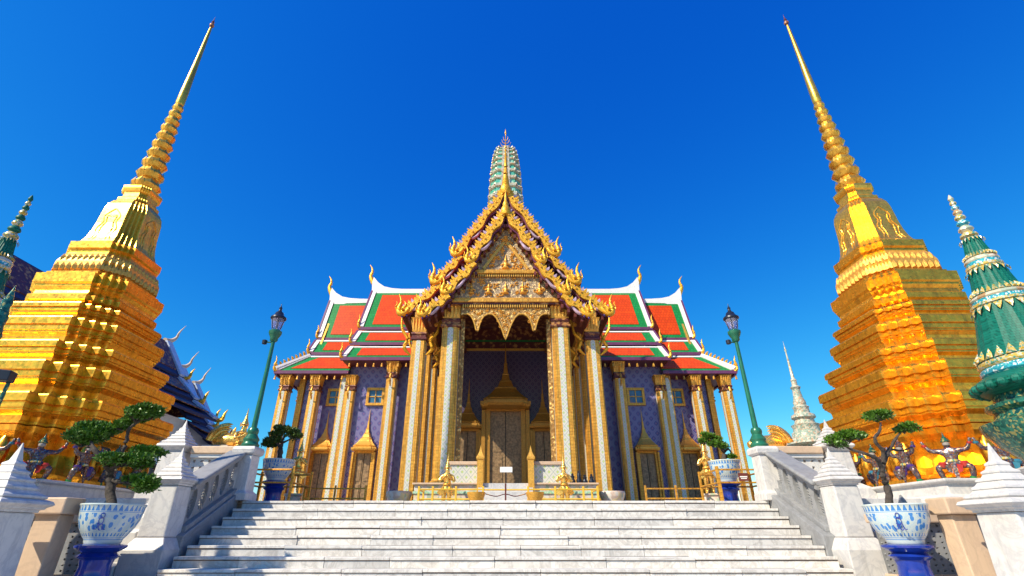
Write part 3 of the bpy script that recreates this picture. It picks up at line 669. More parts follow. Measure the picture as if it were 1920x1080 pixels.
# ---- columns
def column_proto(w, h, cap_h, strip='strip'):
    mb = MB(); a = w / 2; i = a * .80
    def ring(sc_, z): return [(x * sc_, y * sc_, z) for x, y in [(-i, -a), (i, -a), (i, -i), (a, -i), (a, i), (i, i), (i, a), (-i, a), (-i, i), (-a, i), (-a, -i), (-i, -i)]]
    mb.loft([ring(1.0, .30), ring(.97, h * .5), ring(.93, h - cap_h)])
    o = mb.build('column', 'gold_col', T)
    st = MB(); sw = a * .30
    for r in range(4):
        rot = Matrix.Rotation(r * math.pi / 2, 4, 'Z')
        st.add([(-sw, -a - .012, .42), (sw, -a - .012, .42), (sw, -a * .93 - .012, h - cap_h - .05), (0, -a * .93 - .012, h - cap_h + .06), (-sw, -a * .93 - .012, h - cap_h - .05),
                (-sw, -a + .03, .42), (sw, -a + .03, .42), (sw, -a * .93 + .03, h - cap_h - .05), (0, -a * .93 + .03, h - cap_h + .06), (-sw, -a * .93 + .03, h - cap_h - .05)],
               [(0, 1, 2, 3, 4), (0, 5, 6, 1), (1, 6, 7, 2), (2, 7, 8, 3), (3, 8, 9, 4), (4, 9, 5, 0)], rot)
    st.build('mosaic_strip', strip, o)
    z = h - cap_h; cb = MB()
    cb.sq([(a * .97, z + .002), (a * 1.1, z + .04 * cap_h), (a * 1.1, z + .10 * cap_h), (a * .95, z + .15 * cap_h), (a * .95, z + .22 * cap_h), (a * 1.08, z + .28 * cap_h), (a * 1.02, z + .36 * cap_h)])
    cb.build('necking', 'redgold', o, bevel=.01)
    cp = MB().sq([(a * .92, z + .362 * cap_h), (a * .90, z + .5 * cap_h), (a * 1.0, z + .8 * cap_h), (a * 1.22, z + cap_h)]).build('capital', 'gold_col', o)
    pt = MB()
    for r in range(4):
        rot = Matrix.Rotation(r * math.pi / 2, 4, 'Z')
        for j in range(5):
            x = (j - 2) * a * .40; w_ = a * .19; za = z + .40 * cap_h; zb = z + .98 * cap_h
            pt.add([(x - w_, -a * .93, za), (x + w_, -a * .93, za), (x + w_ * 1.1, -a * 1.10, za + (zb - za) * .7), (x, -a * 1.36, zb), (x - w_ * 1.1, -a * 1.10, za + (zb - za) * .7), (x, -a * 1.06, za + (zb - za) * .3)],
                   [(0, 1, 5), (1, 2, 5), (2, 3, 5), (3, 4, 5), (4, 0, 5)], rot)
    stuff(pt.build('lotus_petals', 'gold', o))
    MB().sq([(a * 1.35, 0), (a * 1.35, .10), (a * 1.2, .14), (a * 1.2, .20), (a * 1.08, .24), (a * 1.02, .298)]).build('base', 'gold_col', o, bevel=.01)
    return o
def columns(proto_, spots):
    for i, (x, y, z) in enumerate(spots):
        if i == 0: proto_.location = (x, y, z)
        else: sub(proto_, 'column', T, (x, y, z))
columns(column_proto(.78, 9.05 - PZ - .9, 1.12), [(s * 2.36, 20.0, PZ + .9) for s in (-1, 1)])
columns(column_proto(.64, 8.60 - PZ, 1.05), [(s * 3.80, y, PZ) for s in (-1, 1) for y in (20.5, 22.3, 24.4)])
columns(column_proto(.60, 8.60 - PZ, 1.0, 'strip_green'), [(s * 3.80, 26.1, PZ) for s in (-1, 1)])
columns(column_proto(.60, 8.60 - PZ, .95), [(s * 6.3, 26.7, PZ) for s in (-1, 1)])
columns(column_proto(.56, 8.04 - PZ, .9), [(s * x, y, PZ) for s in (-1, 1) for x, y in ((8.72, 27.4), (10.75, 27.4), (12.45, 27.4), (12.45, 30.0), (12.45, 33.6))])
# ---- walls
def wallbox(x0, x1, y0, y1, z0, z1, mat='wall', name='wall'):
    return MB().box(min(x0, x1), max(x0, x1), y0, y1, z0, z1).build(name, mat, T)
wallbox(-3.9, 3.9, 26.4, 26.8, PZ, 9.35, 'wall_shaded')
wallbox(-3.9, 3.9, 26.36, 26.8, 9.352, 10.6, 'redgold', 'frieze')
wallbox(-3.9, 3.9, 26.30, 26.8, 9.22, 9.34, 'gold', 'cornice')
wallbox(-3.9, 3.9, 26.31, 26.8, 9.75, 9.83, 'green', 'frieze_line')
for s in (-1, 1):
    wallbox(s * 3.9, s * 4.3, 26.4, 33, PZ, 9.2, 'wall_shaded')
    wallbox(s * 4.302, s * 9.1, 27.4, 27.8, PZ, 8.6)
    wallbox(s * 9.102, s * 11.6, 28.05, 28.4, PZ, 8.05)
    wallbox(s * 11.2, s * 11.6, 28.402, 32.2, PZ, 8.05)
    wallbox(s * 4.302, s * 11.6, 32.3, 32.7, PZ, 9.2)
    wallbox(s * 8.98, s * 9.36, 27.25, 28.3, PZ, 8.05, 'gold_col', 'pilaster')
    wallbox(s * 9.06, s * 9.28, 27.235, 27.5, PZ + .1, 7.9, 'strip', 'pilaster_strip')
    wallbox(s * 11.62, s * 11.92, 27.9, 28.4, PZ, 8.05, 'gold_col', 'pilaster')
    wallbox(s * 4.5, s * 9.0, 27.2, 27.398, PZ, PZ + .55, 'gold_col', 'wall_base'); wallbox(s * 9.4, s * 11.6, 27.85, 28.048, PZ, PZ + .55, 'gold_col', 'wall_base')
# ---- crowned doors and windows
def crowned_door(x, y, z0, hw, zt, ztip, name='door', boards='wood'):
    """gilded aedicule: jambs, two leaves with a dark gap, stepped cornice and concave spired crown"""
    o = MB().box(x - hw, x - .02, y - .10, y - .04, z0, zt).box(x + .02, x + hw, y - .10, y - .04, z0, zt).build(name, boards, T)
    MB().box(x - hw, x + hw, y - .035, y - .002, z0, zt).build('door_gap', 'dark', o)
    jw = hw * .30
    f = MB().box(x - hw - jw, x - hw - .002, y - .22, y, z0, zt).box(x + hw + .002, x + hw + jw, y - .22, y, z0, zt).box(x - hw - jw, x + hw + jw, y - .22, y, zt + .002, zt + .10)
    for q in (-1, 1): f.box(x + q * (hw + jw * 1.45) - jw * .4, x + q * (hw + jw * 1.45) + jw * .4, y - .32, y, z0, zt + .05)
    f.build('jamb', 'gold_shaded' if name == 'door' else 'gold_col', o)
    f = MB()
    for q in (-1, 1):
        f.box(x + q * hw * .52 - hw * .30, x + q * hw * .52 + hw * .30, y - .125, y - .102, z0 + (zt - z0) * .52, zt - .15); f.box(x + q * hw * .52 - hw * .30, x + q * hw * .52 + hw * .30, y - .125, y - .102, z0 + .25, z0 + (zt - z0) * .46)
    f.build('panel', 'wood', o)
    H = ztip - zt - .1; W = hw + jw * 1.7
    prof = [(W, 0), (W * 1.08, .03 * H), (W * 1.08, .07 * H), (W * .92, .085 * H), (W * .96, .11 * H), (W * .80, .15 * H), (W * .62, .21 * H), (W * .48, .27 * H), (W * .47, .295 * H), (W * .36, .31 * H), (W * .27, .38 * H), (W * .26, .405 * H), (W * .19, .42 * H), (W * .14, .50 * H), (W * .15, .515 * H), (W * .10, .53 * H), (W * .07, .66 * H), (W * .08, .675 * H), (W * .045, .69 * H), (W * .02, .9 * H), (.004, H)]
    MB().redent([(a, zt + .102 + z) for a, z in prof], .7, 2, (x, y - .02 - .0, 0)).build('crown', 'gold_shaded' if name == 'door' else 'gold', o)
    return o
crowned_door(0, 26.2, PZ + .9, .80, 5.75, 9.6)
for s in (-1, 1):
    crowned_door(s * 1.98, 26.3, PZ + .9, .46, 4.75, 7.6)
    crowned_door(s * 7.5, 27.38, PZ + .35, .40, 3.80, 6.2, 'shuttered_window')
    crowned_door(s * 10.0, 28.03, PZ + .35, .40, 3.88, 6.25, 'shuttered_window')
    for x, y, z in ((s * 7.30, 27.4, 6.86), (s * 9.74, 28.05, 6.98)):
        f = MB()
        for q in (-1, 1): f.box(x + q * .43 - .07, x + q * .43 + .07, y - .12, y, z - .50, z + .50); f.box(x - .36, x + .36, y - .12, y, z + q * .43 - .07, z + q * .43 + .07)
        f.box(x - .025, x + .025, y - .07, y - .04, z - .36, z + .36).box(x - .36, x + .36, y - .07, y - .042, z - .025, z + .025)
        o = f.build('window', 'gold_col', T)
        MB().box(x - .36, x + .36, y - .035, y - .004, z - .36, z + .36).build('pane', 'pane', o)
# ---- wing roofs
def P3(s, x, y, z): return (s * x, y, z)
def slope(s, x0, x1, yt, zt, yb, zb, small=False, x1b=None):
    """one front roof tier on side s: green bed, raised orange field, white verge, purple eave board"""
    x1b = x1 if x1b is None else x1b
    d = Vector((0, yb - yt, zb - zt)); L = d.length; d.normalize(); nrm = Vector((0, d.z, -d.y)); nrm = nrm if nrm.z > 0 else -nrm
    nrm = Vector((0, -abs(d.z), abs(d.y)))
    def pt(x, q, h=0): p = Vector((s * x, yt, zt)) + d * q + nrm * h; return p
    base = MB().slab([pt(x0, 0), pt(x1, 0), pt(x1b, L), pt(x0, L)], nrm * -.10).build('roof_slope', 'green', T)
    ti, bi = (.40, .24) if not small else (.20, .20); si = .72 if not small else .75; vg = .19
    MB().slab([pt(x0, ti, .03), pt(x1 - vg - si * .7, ti, .03), pt(x1b - vg - si * .7 + .0, L - bi, .03), pt(x0, L - bi, .03)], nrm * -.06).build('orange_field', 'orange', base)
    MB().slab([pt(x1 - vg, -.02, .07), pt(x1 + .05, -.02, .07), pt(x1b + .05, L, .07), pt(x1b - vg, L, .07)], nrm * -.15).build('white_verge', 'white', base)
    MB().slab([pt(x1 + .052, -.05, .10), pt(x1 + .16, -.05, .10), pt(x1b + .16, L + .04, .10), pt(x1b + .052, L + .04, .10)], nrm * -.22).build('purple_bargeboard', 'purple', base)
    e = pt(0, L)
    MB().box(min(s * x0, s * (x1b + .10)), max(s * x0, s * (x1b + .10)), e.y - .06, e.y + .06, e.z - .20, e.z - .02).build('eave_board', 'purple', base)
    if small:
        MB().slab([pt(x0, -.02, .05), pt(x1 - vg - .01, -.02, .05), pt(x1 - vg - .01, .13, .05), pt(x0, .13, .05)], nrm * -.08).build('white_line', 'white', base)
    # tier finial at the eave corner
    c = pt(x1b, L); g = MB()
    horn(g, [(c.x - s * .06, c.y + .02, c.z - .06), (c.x + s * .10, c.y - .05, c.z + .02), (c.x + s * .14, c.y - .05, c.z + .3), (c.x + s * .09, c.y - .05, c.z + .55), (c.x + s * .15, c.y - .05, c.z + .85)], [.06, .085, .075, .05, .005], 6, 4)
    g.build('eave_finial', 'gold_naga', base, 60)
    # rear copy of the tier
    yr = 30.5
    MB().slab([(s * x0, 2 * yr - yt, zt), (s * x1, 2 * yr - yt, zt), (s * x1b, 2 * yr - yb, zb), (s * x0, 2 * yr - yb, zb)], (0, -.08, -.08)).build('rear_slope', 'orange', base)
    return base
def chofa(x, y, z, s, h, parent, mat='gold_naga'):
    g = MB(); horn(g, [(x - s * .15, y, z - .35), (x + s * .02, y, z), (x + s * .10, y, z + .25 * h), (x + s * .02, y, z + .48 * h), (x + s * .06, y, z + .72 * h), (x + s * .26, y, z + h)], [.16, .15, .11, .09, .06, .006], 7, 5)
    return g.build('ridge_finial', mat, parent, 60)
def ridge(s, x0, x1, z, rise, y=30.5):
    xs = [(x0, 0), (x1 - 2.0, .02), (x1 - 1.3, .08), (x1 - .75, .22), (x1 - .3, .55), (x1 + .06, 1.0)]
    top = [(s * x, z + .16 + rise * q) for x, q in xs]; bot = [(s * (x1 + .12), z + rise * .75), (s * (x1 + .05), z - .25), (s * (x1 - .5), z - .42), (s * (x1 - 1.1), z - .16), (s * x0, z - .12)]
    return MB().prism(top + bot, y - .17, y + .17).build('ridge', 'white', T)
for s in (-1, 1):
    slope(s, 0, 9.1, 30.4, 14.90, 28.6, 11.57)
    slope(s, 4.0, 9.1, 28.5, 11.20, 27.45, 10.14, True)
    slope(s, 4.1, 9.1, 27.35, 9.78, 26.25, 8.82, True)
    rg = ridge(s, .2, 9.15, 14.92, .95); chofa(s * 9.38, 30.5, 15.95, s, 1.15, rg)
    slope(s, 8.9, 11.9, 30.4, 14.15, 29.35, 11.15)
    slope(s, 8.9, 11.9, 29.25, 10.88, 28.4, 9.85, True)
    rg = ridge(s, 8.9, 11.95, 14.17, .85); chofa(s * 12.15, 30.5, 15.1, s, 1.1, rg)
    # end porch skirt with hip
    slope(s, 8.9, 11.9, 28.3, 9.52, 27.0, 8.28, True, 13.0)
    hp = MB().slab([(s * 11.9, 28.3, 9.52), (s * 11.9, 32.7, 9.52), (s * 13.0, 34.0, 8.28), (s * 13.0, 27.0, 8.28)], (s * -.08, 0, -.1)).build('hip_slope', 'green', T)
    MB().tube([(s * 11.85, 28.35, 9.62), (s * 13.05, 26.95, 8.38)], .13, 6).build('hip_ridge', 'white', hp)
    cr = MB()
    for i in range(9):
        q = i / 8; x = 11.9 + 1.1 * q; y = 28.3 - 1.3 * q; z = 9.72 - 1.24 * q
        horn(cr, [(s * x, y, z - .05), (s * (x + .05), y - .04, z + .12), (s * (x + .12), y - .1, z + .2)], [.09, .07, .01], 5, 3)
    stuff(cr.build('hip_crest', 'gold_naga', hp, 60))
    MB().box(min(s * 12.94, s * 13.06), max(s * 12.94, s * 13.06), 27.0, 34, 7.98, 8.26).build('eave_board', 'purple', hp)
    # soffits and gable ends
    MB().box(min(s * 4.3, s * 9.1), max(s * 4.3, s * 9.1), 26.32, 28.4, 8.605, 8.68).build('soffit', 'darkred', T)
    MB().box(min(s * 9.0, s * 12.9), max(s * 9.0, s * 12.9), 27.06, 28.9, 8.06, 8.13).build('soffit', 'darkred', T)
    MB().box(min(s * 11.6, s * 12.9), max(s * 11.6, s * 12.9), 28.902, 34, 8.06, 8.13).build('soffit', 'darkred', T)
    MB().prismx([(28.7, 11.5), (30.5, 14.8), (32.3, 11.5)], s * 8.7, s * 8.85).build('gable_wall', 'gold', T)
    MB().prismx([(27.6, 8.7), (28.7, 11.48), (32.3, 11.48), (33.4, 8.7)], s * 8.7, s * 8.84).build('gable_wall', 'white', T)
    MB().prismx([(28.4, 9.2), (30.5, 14.0), (32.6, 9.2)], s * 11.5, s * 11.62).build('gable_wall', 'gold', T)
    bl = MB()
    for i in range(10):
        x = 4.6 + i * .45
        bl.lathe([(.012, 8.45), (.05, 8.40), (.06, 8.28), (.07, 8.24)], 6, (s * x, 26.2, 0))
    for i in range(10):
        x = 9.2 + i * .42
        bl.lathe([(.012, 7.95), (.05, 7.90), (.06, 7.78), (.07, 7.74)], 6, (s * x, 26.95, 0))
    stuff(bl.build('eave_bells', 'gold_col', T))
    # curved naga brackets from capital to eave
    for x, y, z in ((6.3, 26.4, 8.5), (8.72, 27.1, 7.95), (10.75, 27.1, 7.95), (12.45, 27.1, 7.95)):
        br = MB(); horn(br, [(s * x, y - .05, z - 1.3), (s * x, y - .28, z - 1.0), (s * x, y - .18, z - .55), (s * x, y - .42, z - .1)], [.03, .07, .06, .04], 6, 4)
        br.build('eave_bracket', 'gold_col', T, 60)
# ---- porch gable
def naga_board(s, p0, p1, Y, parent, waves=2, w=.17):
    p0, p1 = Vector((s * p0[0], p0[1])), Vector((s * p1[0], p1[1])); d = p1 - p0; L = d.length; d.normalize(); n = Vector((-d.y, d.x)); n = n if n.y > 0 else -n
    K = 26; up, lo, lo2 = [], [], []
    for i in range(K + 1):
        q = i / K; c = p0 + d * (L * q); wv = math.sin(q * waves * 2 * math.pi) * .06
        up.append(c + n * (w * .85 + wv * .4)); lo.append(c - n * (w - wv + .05 * abs(math.sin(q * waves * math.pi)))); lo2.append(c - n * (w + .09 - wv))
    o = MB().prism([tuple(p) for p in up] + [tuple(p) for p in reversed(lo)], Y - .10, Y + .08).build('bargeboard', 'gold_naga', parent)
    MB().prism([tuple(p - n * .02) for p in up] + [tuple(p) for p in reversed(lo2)], Y + .082, Y + .16).build('purple_lining', 'purple', o)
    th, tg = MB(), MB(); m_ = int(L / .15)
    for i in range(m_):
        q = (i + .5) / m_; c = p0 + d * (L * q) + n * (w + .0); h = .22 + .05 * math.sin(i * 2.1); lean = d * -.03
        pts = [c - d * .065, c + d * .065, c + d * .075 + n * h * .45, c + lean + n * h, c - d * .05 + n * h * .5]
        (tg if i % 3 else th).prism([tuple(p) for p in pts], Y - .04, Y + .04)
    stuff(th.build('crest_teeth', 'lilac', o)); stuff(tg.build('gold_teeth', 'gold_naga', o))
    bd = MB()
    for i in range(1, int(L / .3)):
        c = p0 + d * (i * .3)
        bd.lathe([(0, -.05), (.045, -.03), (.05, .02), (0, .05)], 6, (c.x, Y - .11, c.y))
    stuff(bd.build('bosses', 'gold', o))
    # curled inner volute below the board
    g = MB(); c = p0 + d * (L * .72) - n * .25
    horn(g, [(c.x - s * .28, Y, c.y + .42), (c.x - s * .05, Y, c.y + .08), (c.x + s * .14, Y, c.y - .02), (c.x + s * .18, Y, c.y + .16), (c.x + s * .06, Y, c.y + .2)], [.05, .075, .075, .06, .02], 6, 4)
    g.build('volute', 'lilac', o, 60)
    return o
def hang_hong(s, x, z, Y, parent, k=1.0):
    """naga-head terminal: crouching body and upswept crest horns"""
    g = MB(); q = lambda a, b_, dy=0: (s * (x + a * k), Y - .02 + dy, z + b_ * k)
    horn(g, [q(-.42, .36), q(-.24, .04), q(.0, -.10), q(.20, .0), q(.25, .30), q(.15, .62), q(.17, .92), q(.32, 1.30)], [.13 * k, .18 * k, .20 * k, .19 * k, .15 * k, .10 * k, .065 * k, .006], 8, 5)
    horn(g, [q(.0, .0), q(-.04, .28), q(-.16, .46), q(-.15, .62), q(-.06, .80)], [.16 * k, .13 * k, .09 * k, .055 * k, .005], 7, 4)
    horn(g, [q(.22, .14), q(.40, .20), q(.45, .42), q(.38, .62), q(.44, .80)], [.07 * k, .06 * k, .05 * k, .035 * k, .004], 6, 4)
    g.lathe([(0, -.09 * k), (.09 * k, -.05 * k), (.10 * k, .05 * k), (0, .10 * k)], 8, q(-.02, .16, -.13))
    o = g.build('naga_terminal', 'gold_naga', parent, 60)
    g = MB(); g.lathe([(0, -.11 * k), (.07 * k, -.04 * k), (.06 * k, .06 * k), (0, .10 * k)], 8, q(-.02, -.32, -.02)); g.build('pendant_bud', 'violet', o, 60); g = MB(); g.lathe([(0, -.11 * k), (.06 * k, -.04 * k), (.05 * k, .06 * k), (0, .10 * k)], 8, q(-.30, -.20, -.02))
    g.build('pendant_bud', 'violet', o, 60)
    return o
PR = T
def gable(Yf, Yb, chain, kk):
    for s in (-1, 1):
        for i in range(3):
            a, b_ = chain[i]; 
            naga_board(s, a, b_, Yf, PR, 3 if i == 0 else 2, .125 if i == 0 else .11)
            hang_hong(s, b_[0], b_[1], Yf - .02, PR, kk[i])
            dx, dz = b_[0] - a[0], b_[1] - a[1]; L = math.hypot(dx, dz); nx, nz = -dz / L, dx / L
            if nz < 0: nx, nz = -nx, -nz
            pa = (s * (a[0] - nx * .12), a[1] - nz * .12); pb = (s * (b_[0] + dx / L * .15 - nx * .12), b_[1] + dz / L * .15 - nz * .12)
            off = (s * nx * .10, 0, nz * .10)
            MB().slab([(pa[0], Yf + .17, pa[1]), (pb[0], Yf + .17, pb[1]), (pb[0], Yb, pb[1]), (pa[0], Yb, pa[1])], off).build('roof_tiles', 'orange', PR)
            off2 = (-s * nx * .06, 0, -nz * .06); e = .003
            MB().slab([(pa[0] - s * nx * e, Yf + .17, pa[1] - nz * e), (pb[0] - s * nx * e, Yf + .17, pb[1] - nz * e), (pb[0] - s * nx * e, Yb, pb[1] - nz * e), (pa[0] - s * nx * e, Yb, pa[1] - nz * e)], off2).build('roof_lining', 'darkred', PR)
            rf = MB(); m_ = max(2, int(L / .34))
            for j in range(m_):
                q = (j + .6) / m_; x = a[0] + dx * q - nx * .26; z = a[1] + dz * q - nz * .26
                rf.box(min(s * x - .05, s * x + .05), s * x + .05, Yf + .12, Yf + .75, z - .16, z)
            stuff(rf.build('purlin_ends', 'darkred', PR))
front = [((0, 13.5), (1.60, 10.85)), ((1.36, 10.72), (2.58, 9.30)), ((2.42, 9.12), (3.50, 8.28))]
rear = [((0, 15.75), (2.36, 12.0)), ((2.12, 11.86), (3.24, 10.50)), ((3.02, 10.30), (4.66, 8.92))]
gable(19.0, 20.9, front, (.60, .62, .64)); gable(20.35, 29.8, rear, (.76, .78, .72))
# apex finials
g = MB(); g.lathe([(.20, 13.3), (.26, 13.5), (.20, 13.72), (.13, 13.85), (.15, 13.95), (.08, 14.1), (.06, 14.4), (.01, 14.75)], 8, (0, 19.0, 0)); g.build('apex_finial', 'gold_naga', PR, 50)
g = MB(); horn(g, [(0, 20.5, 15.6), (0, 20.28, 16.0), (0, 20.05, 16.5), (0, 20.2, 17.1), (0, 20.1, 17.6), (0, 19.75, 18.15)], [.24, .22, .13, .10, .07, .006], 8, 5)
g.lathe([(.2, 15.5), (.33, 15.75), (.24, 16.0), (.12, 16.2)], 8, (0, 20.3, 0)); g.build('apex_finial', 'gold_naga', PR, 60)
# pediment
PD = MB().prism([(-2.5, 9.22), (2.5, 9.22), (.0, 12.95)], 19.42, 19.52).build('pediment', 'tympanum', T)
def bar(x0, z0, x1, z1, w, y0, y1, mat, name, parent):
    d = Vector((x1 - x0, z1 - z0)).normalized(); n = Vector((-d.y, d.x)) * w / 2
    return MB().prism([(x0 + n.x, z0 + n.y), (x1 + n.x, z1 + n.y), (x1 - n.x, z1 - n.y), (x0 - n.x, z0 - n.y)], y0, y1).build(name, mat, parent)
for s in (-1, 1):
    bar(s * 2.62, 9.18, s * .06, 12.98, .26, 19.30, 19.56, 'gold_col', 'raking_frame', PD)
    bar(s * 1.0, 10.66, s * .06, 12.05, .13, 19.36, 19.44, 'gold', 'inner_rake', PD)
MB().box(-1.55, 1.55, 19.22, 19.50, 10.36, 10.54).build('mid_beam', 'gold_col', PD, bevel=.02)
dn = MB()
for i in range(34): dn.box(-1.62 + i * .0975, -1.62 + i * .0975 + .055, 19.28, 19.44, 10.22, 10.355)
stuff(dn.build('dentils', 'gold', PD))
def deity(x, z, k, parent):
    g = MB(); y = 19.40
    g.lathe([(.16 * k, 0), (.20 * k, .06 * k), (.13 * k, .14 * k), (.10 * k, .24 * k), (.125 * k, .36 * k), (.05 * k, .43 * k), (.07 * k, .50 * k), (.06 * k, .58 * k), (.05 * k, .62 * k), (.02 * k, .74 * k), (.004, .86 * k)], 9, (x, y, z))
    for q in (-1, 1): g.tube([(x + q * .11 * k, y, z + .36 * k), (x + q * .22 * k, y - .03, z + .26 * k), (x + q * .06 * k, y - .11 * k, z + .28 * k)], [.04 * k, .035 * k, .025 * k], 5)
    return g.build('relief_figure', 'gold', parent, 60)
for x in (-1.5, -.75, 0, .75, 1.5): deity(x, 9.40, .72, PD)
deity(0, 10.60, .95, PD)
sc_m = MB()                                            # raised scrollwork over the pediment ground
rnd = random.Random(3)
for i in range(150):
    z = rnd.uniform(9.32, 12.5); lim = (12.75 - z) / 3.73 * 2.5 - .22
    if lim < .05: continue
    x = rnd.uniform(-lim, lim)
    if 10.15 < z < 10.62 or abs(x) < .16 and z < 11.5: continue
    r0 = rnd.uniform(.07, .12); a0 = rnd.uniform(0, 6.28); sg = rnd.choice((-1, 1))
    sc_m.tube([(x + r0 * (1 - q / 9) * math.cos(a0 + sg * q * .8), 19.40, z + r0 * (1 - q / 9) * math.sin(a0 + sg * q * .8)) for q in range(8)], [.028, .03, .03, .028, .026, .022, .02, .015], 4)
stuff(sc_m.build('scrollwork', 'gold', PD))
# entablature, lambrequin
EN = MB().box(-2.75, 2.75, 19.30, 20.4, 8.98, 9.16).box(-2.60, 2.60, 19.36, 20.35, 9.162, 9.215).build('entablature', 'gold_col', T, bevel=.015)
MB().box(-2.70, 2.70, 19.36, 20.3, 8.90, 8.978).build('red_fillet', 'redgold', EN)
dn = MB()
for i in range(38): dn.box(-1.86 + i * .0975, -1.86 + i * .0975 + .055, 19.38, 19.60, 8.76, 8.897)
stuff(dn.build('dentils', 'gold', EN))
def arch_poly(side=0):
    pts = [(-1.92, 8.78), (1.92, 8.78), (1.92, 8.40)]
    def arc(xa, za, xb, zb, ztop):                    # pointed-foot arch between two pendant tips
        out = []; xm = (xa + xb) / 2
        for i in range(13):
            q = i / 12; ang = math.pi * q; hx = xm + (xa - xm) * abs(math.cos(ang)) ** .55 * (1 if math.cos(ang) >= 0 else -1)
            zb_ = za + (zb - za) * q; out.append((hx, zb_ + (ztop - zb_) * math.sin(ang) ** .8))
        return out
    pts = [(-1.92, 8.78), (1.92, 8.78), (1.92, 8.44)]
    right = [(1.80, 8.47), (1.62, 8.46), (1.48, 8.36), (1.38, 8.16), (1.31, 7.95), (1.26, 7.72), (1.17, 7.70), (1.12, 7.95), (1.05, 8.18), (.94, 8.36), (.76, 8.47), (.58, 8.46), (.42, 8.32), (.28, 8.06), (.16, 7.76), (.06, 7.44), (0, 7.30)]
    pts += right + [(-x, z) for x, z in reversed(right[:-1])] + [(-1.92, 8.44)]
    return pts
LQ = MB().prism(arch_poly(), 19.46, 19.58).build('lambrequin', 'carved', T)
ed = MB(); ap = arch_poly()[3:-1]
ed.tube([(x, 19.46, z + .015) for x, z in ap], .035, 5); ed.build('lambrequin_edge', 'gold', LQ, 60)
lv = MB()
for i in range(120):
    x = rnd.uniform(-1.85, 1.85); z = rnd.uniform(7.6, 8.72)
    zl = min((q[1] for q in ap), key=lambda v: v); 
    below = [q for q in ap if abs(q[0] - x) < .12]
    if not below or z < min(q[1] for q in below) + .10: continue
    a0 = rnd.uniform(0, 6.28)
    lv.tube([(x + .07 * (1 - q / 8) * math.cos(a0 + q), 19.45, z + .07 * (1 - q / 8) * math.sin(a0 + q)) for q in range(7)], .02, 4)
stuff(lv.build('leaf_scrolls', 'gold', LQ))
for s in (-1, 1):                                      # carved fringe down the inner sides of the front columns
    MB().box(min(s * 1.78, s * 1.95), max(s * 1.78, s * 1.95), 19.90, 20.10, PZ + 1.0, 8.42).build('carved_fringe', 'carved', T)
    MB().box(min(s * 2.76, s * 3.46), max(s * 2.76, s * 3.46), 20.2, 20.5, 8.30, 8.62).build('side_beam', 'gold_col', T)
    MB().prism([(s * 2.7, 8.622), (s * 3.5, 8.622), (s * 2.7, 9.30)], 20.3, 20.42).build('side_pediment', 'tympanum', T)
    MB().box(min(s * 3.55, s * 4.05), max(s * 3.55, s * 4.05), 20.2, 26.4, 8.605, 8.90).build('architrave', 'gold_col', T)
    MB().box(min(s * 2.2, s * 2.55), max(s * 2.2, s * 2.55), 20.42, 26.3, 9.06, 9.40).build('architrave', 'redgold', T)
    for y in (20.3, 22.2):
        br = MB(); horn(br, [(s * 3.45, y, 6.9), (s * 3.18, y - .1, 7.15), (s * 3.28, y - .12, 7.55), (s * 3.02, y - .14, 7.85), (s * 2.95, y - .14, 8.3)], [.03, .09, .08, .07, .03], 6, 4)
        br.build('naga_bracket', 'gold_naga', T, 60); br = MB(); horn(br, [(s * 4.12, y, 6.9), (s * 4.40, y - .1, 7.2), (s * 4.28, y - .12, 7.6), (s * 4.55, y - .14, 8.05), (s * 4.62, y - .14, 8.6)], [.03, .09, .08, .07, .03], 6, 4)
        br.build('naga_bracket', 'gold_naga', T, 60)
MB().box(-3.6, 3.6, 20.5, 26.38, 10.62, 10.70).build('ceiling', 'redgold', T)
# ---- prang tower over the crossing
PT = bpy.data.objects.new('prang_tower', None); COL.objects.link(PT); PT.parent = T; PT.location = (0, 30.5, 0)
MB().redent([(2.6, 13.0), (2.6, 15.6), (2.2, 16.0), (2.2, 17.4), (1.8, 17.8), (1.75, 18.6)], .6, 3).build('tower_base', 'cream', PT)
def hwid(z): 
    prof = [(18.6, 1.42), (21, 1.33), (23, 1.25), (25, 1.13), (26.4, 1.0), (27.2, .84), (27.7, .58), (27.95, .3)]
    for (z0, a0), (z1, a1) in zip(prof, prof[1:]):
        if z <= z1: return a0 + (a1 - a0) * (z - z0) / (z1 - z0)
    return .15
z = 18.6; i = 0
while z < 27.3:
    h = 1.12 - .07 * i; a0, a1 = hwid(z), hwid(z + h)
    tr = MB().redent([(a0 * .93, z), (a1 * .93, z + h * .55)], .62, 3).build('green_tier', 'mint', PT)
    MB().redent([(a1 * .95, z + h * .552), (a1 * 1.04, z + h * .62), (a1 * 1.04, z + h * .82), (a1 * .95, z + h * .998)], .62, 3).build('cream_cornice', 'cream', tr)
    pm = MB()
    for r in range(4):
        rot = Matrix.Rotation(r * math.pi / 2, 4, 'Z')
        pm.box(-a0 * .26, a0 * .26, -a0 * 1.0, -a0 * .8, z, z + h * .98, rot)
        for q in (-1, 1): pm.lathe([(.09, 0), (.09, .08), (.03, .18), (.0, .24)], 5, (q * a0 * .62, -a1 * .96, z + h * .80), rot)
    stuff(pm.build('antefix', 'cream', tr))
    cp = MB()
    for r in range(4): cp.lathe([(.0, -.14), (.10, -.06), (.10, .06), (.0, .16)], 6, (0, -a0 * 1.0, z + h * .45), Matrix.Rotation(r * math.pi / 2, 4, 'Z'))
    stuff(cp.build('gold_boss', 'gold', tr))
    z += h; i += 1
MB().lathe([(hwid(z) * .95, z), (.52, z + .22), (.26, z + .42), (.08, z + .5)], 12).build('dome_cap', 'cream', PT, 50)
zt = z + .5; g = MB(); g.tube([(0, 0, zt), (0, 0, zt + 1.7)], [.05, .02], 6)
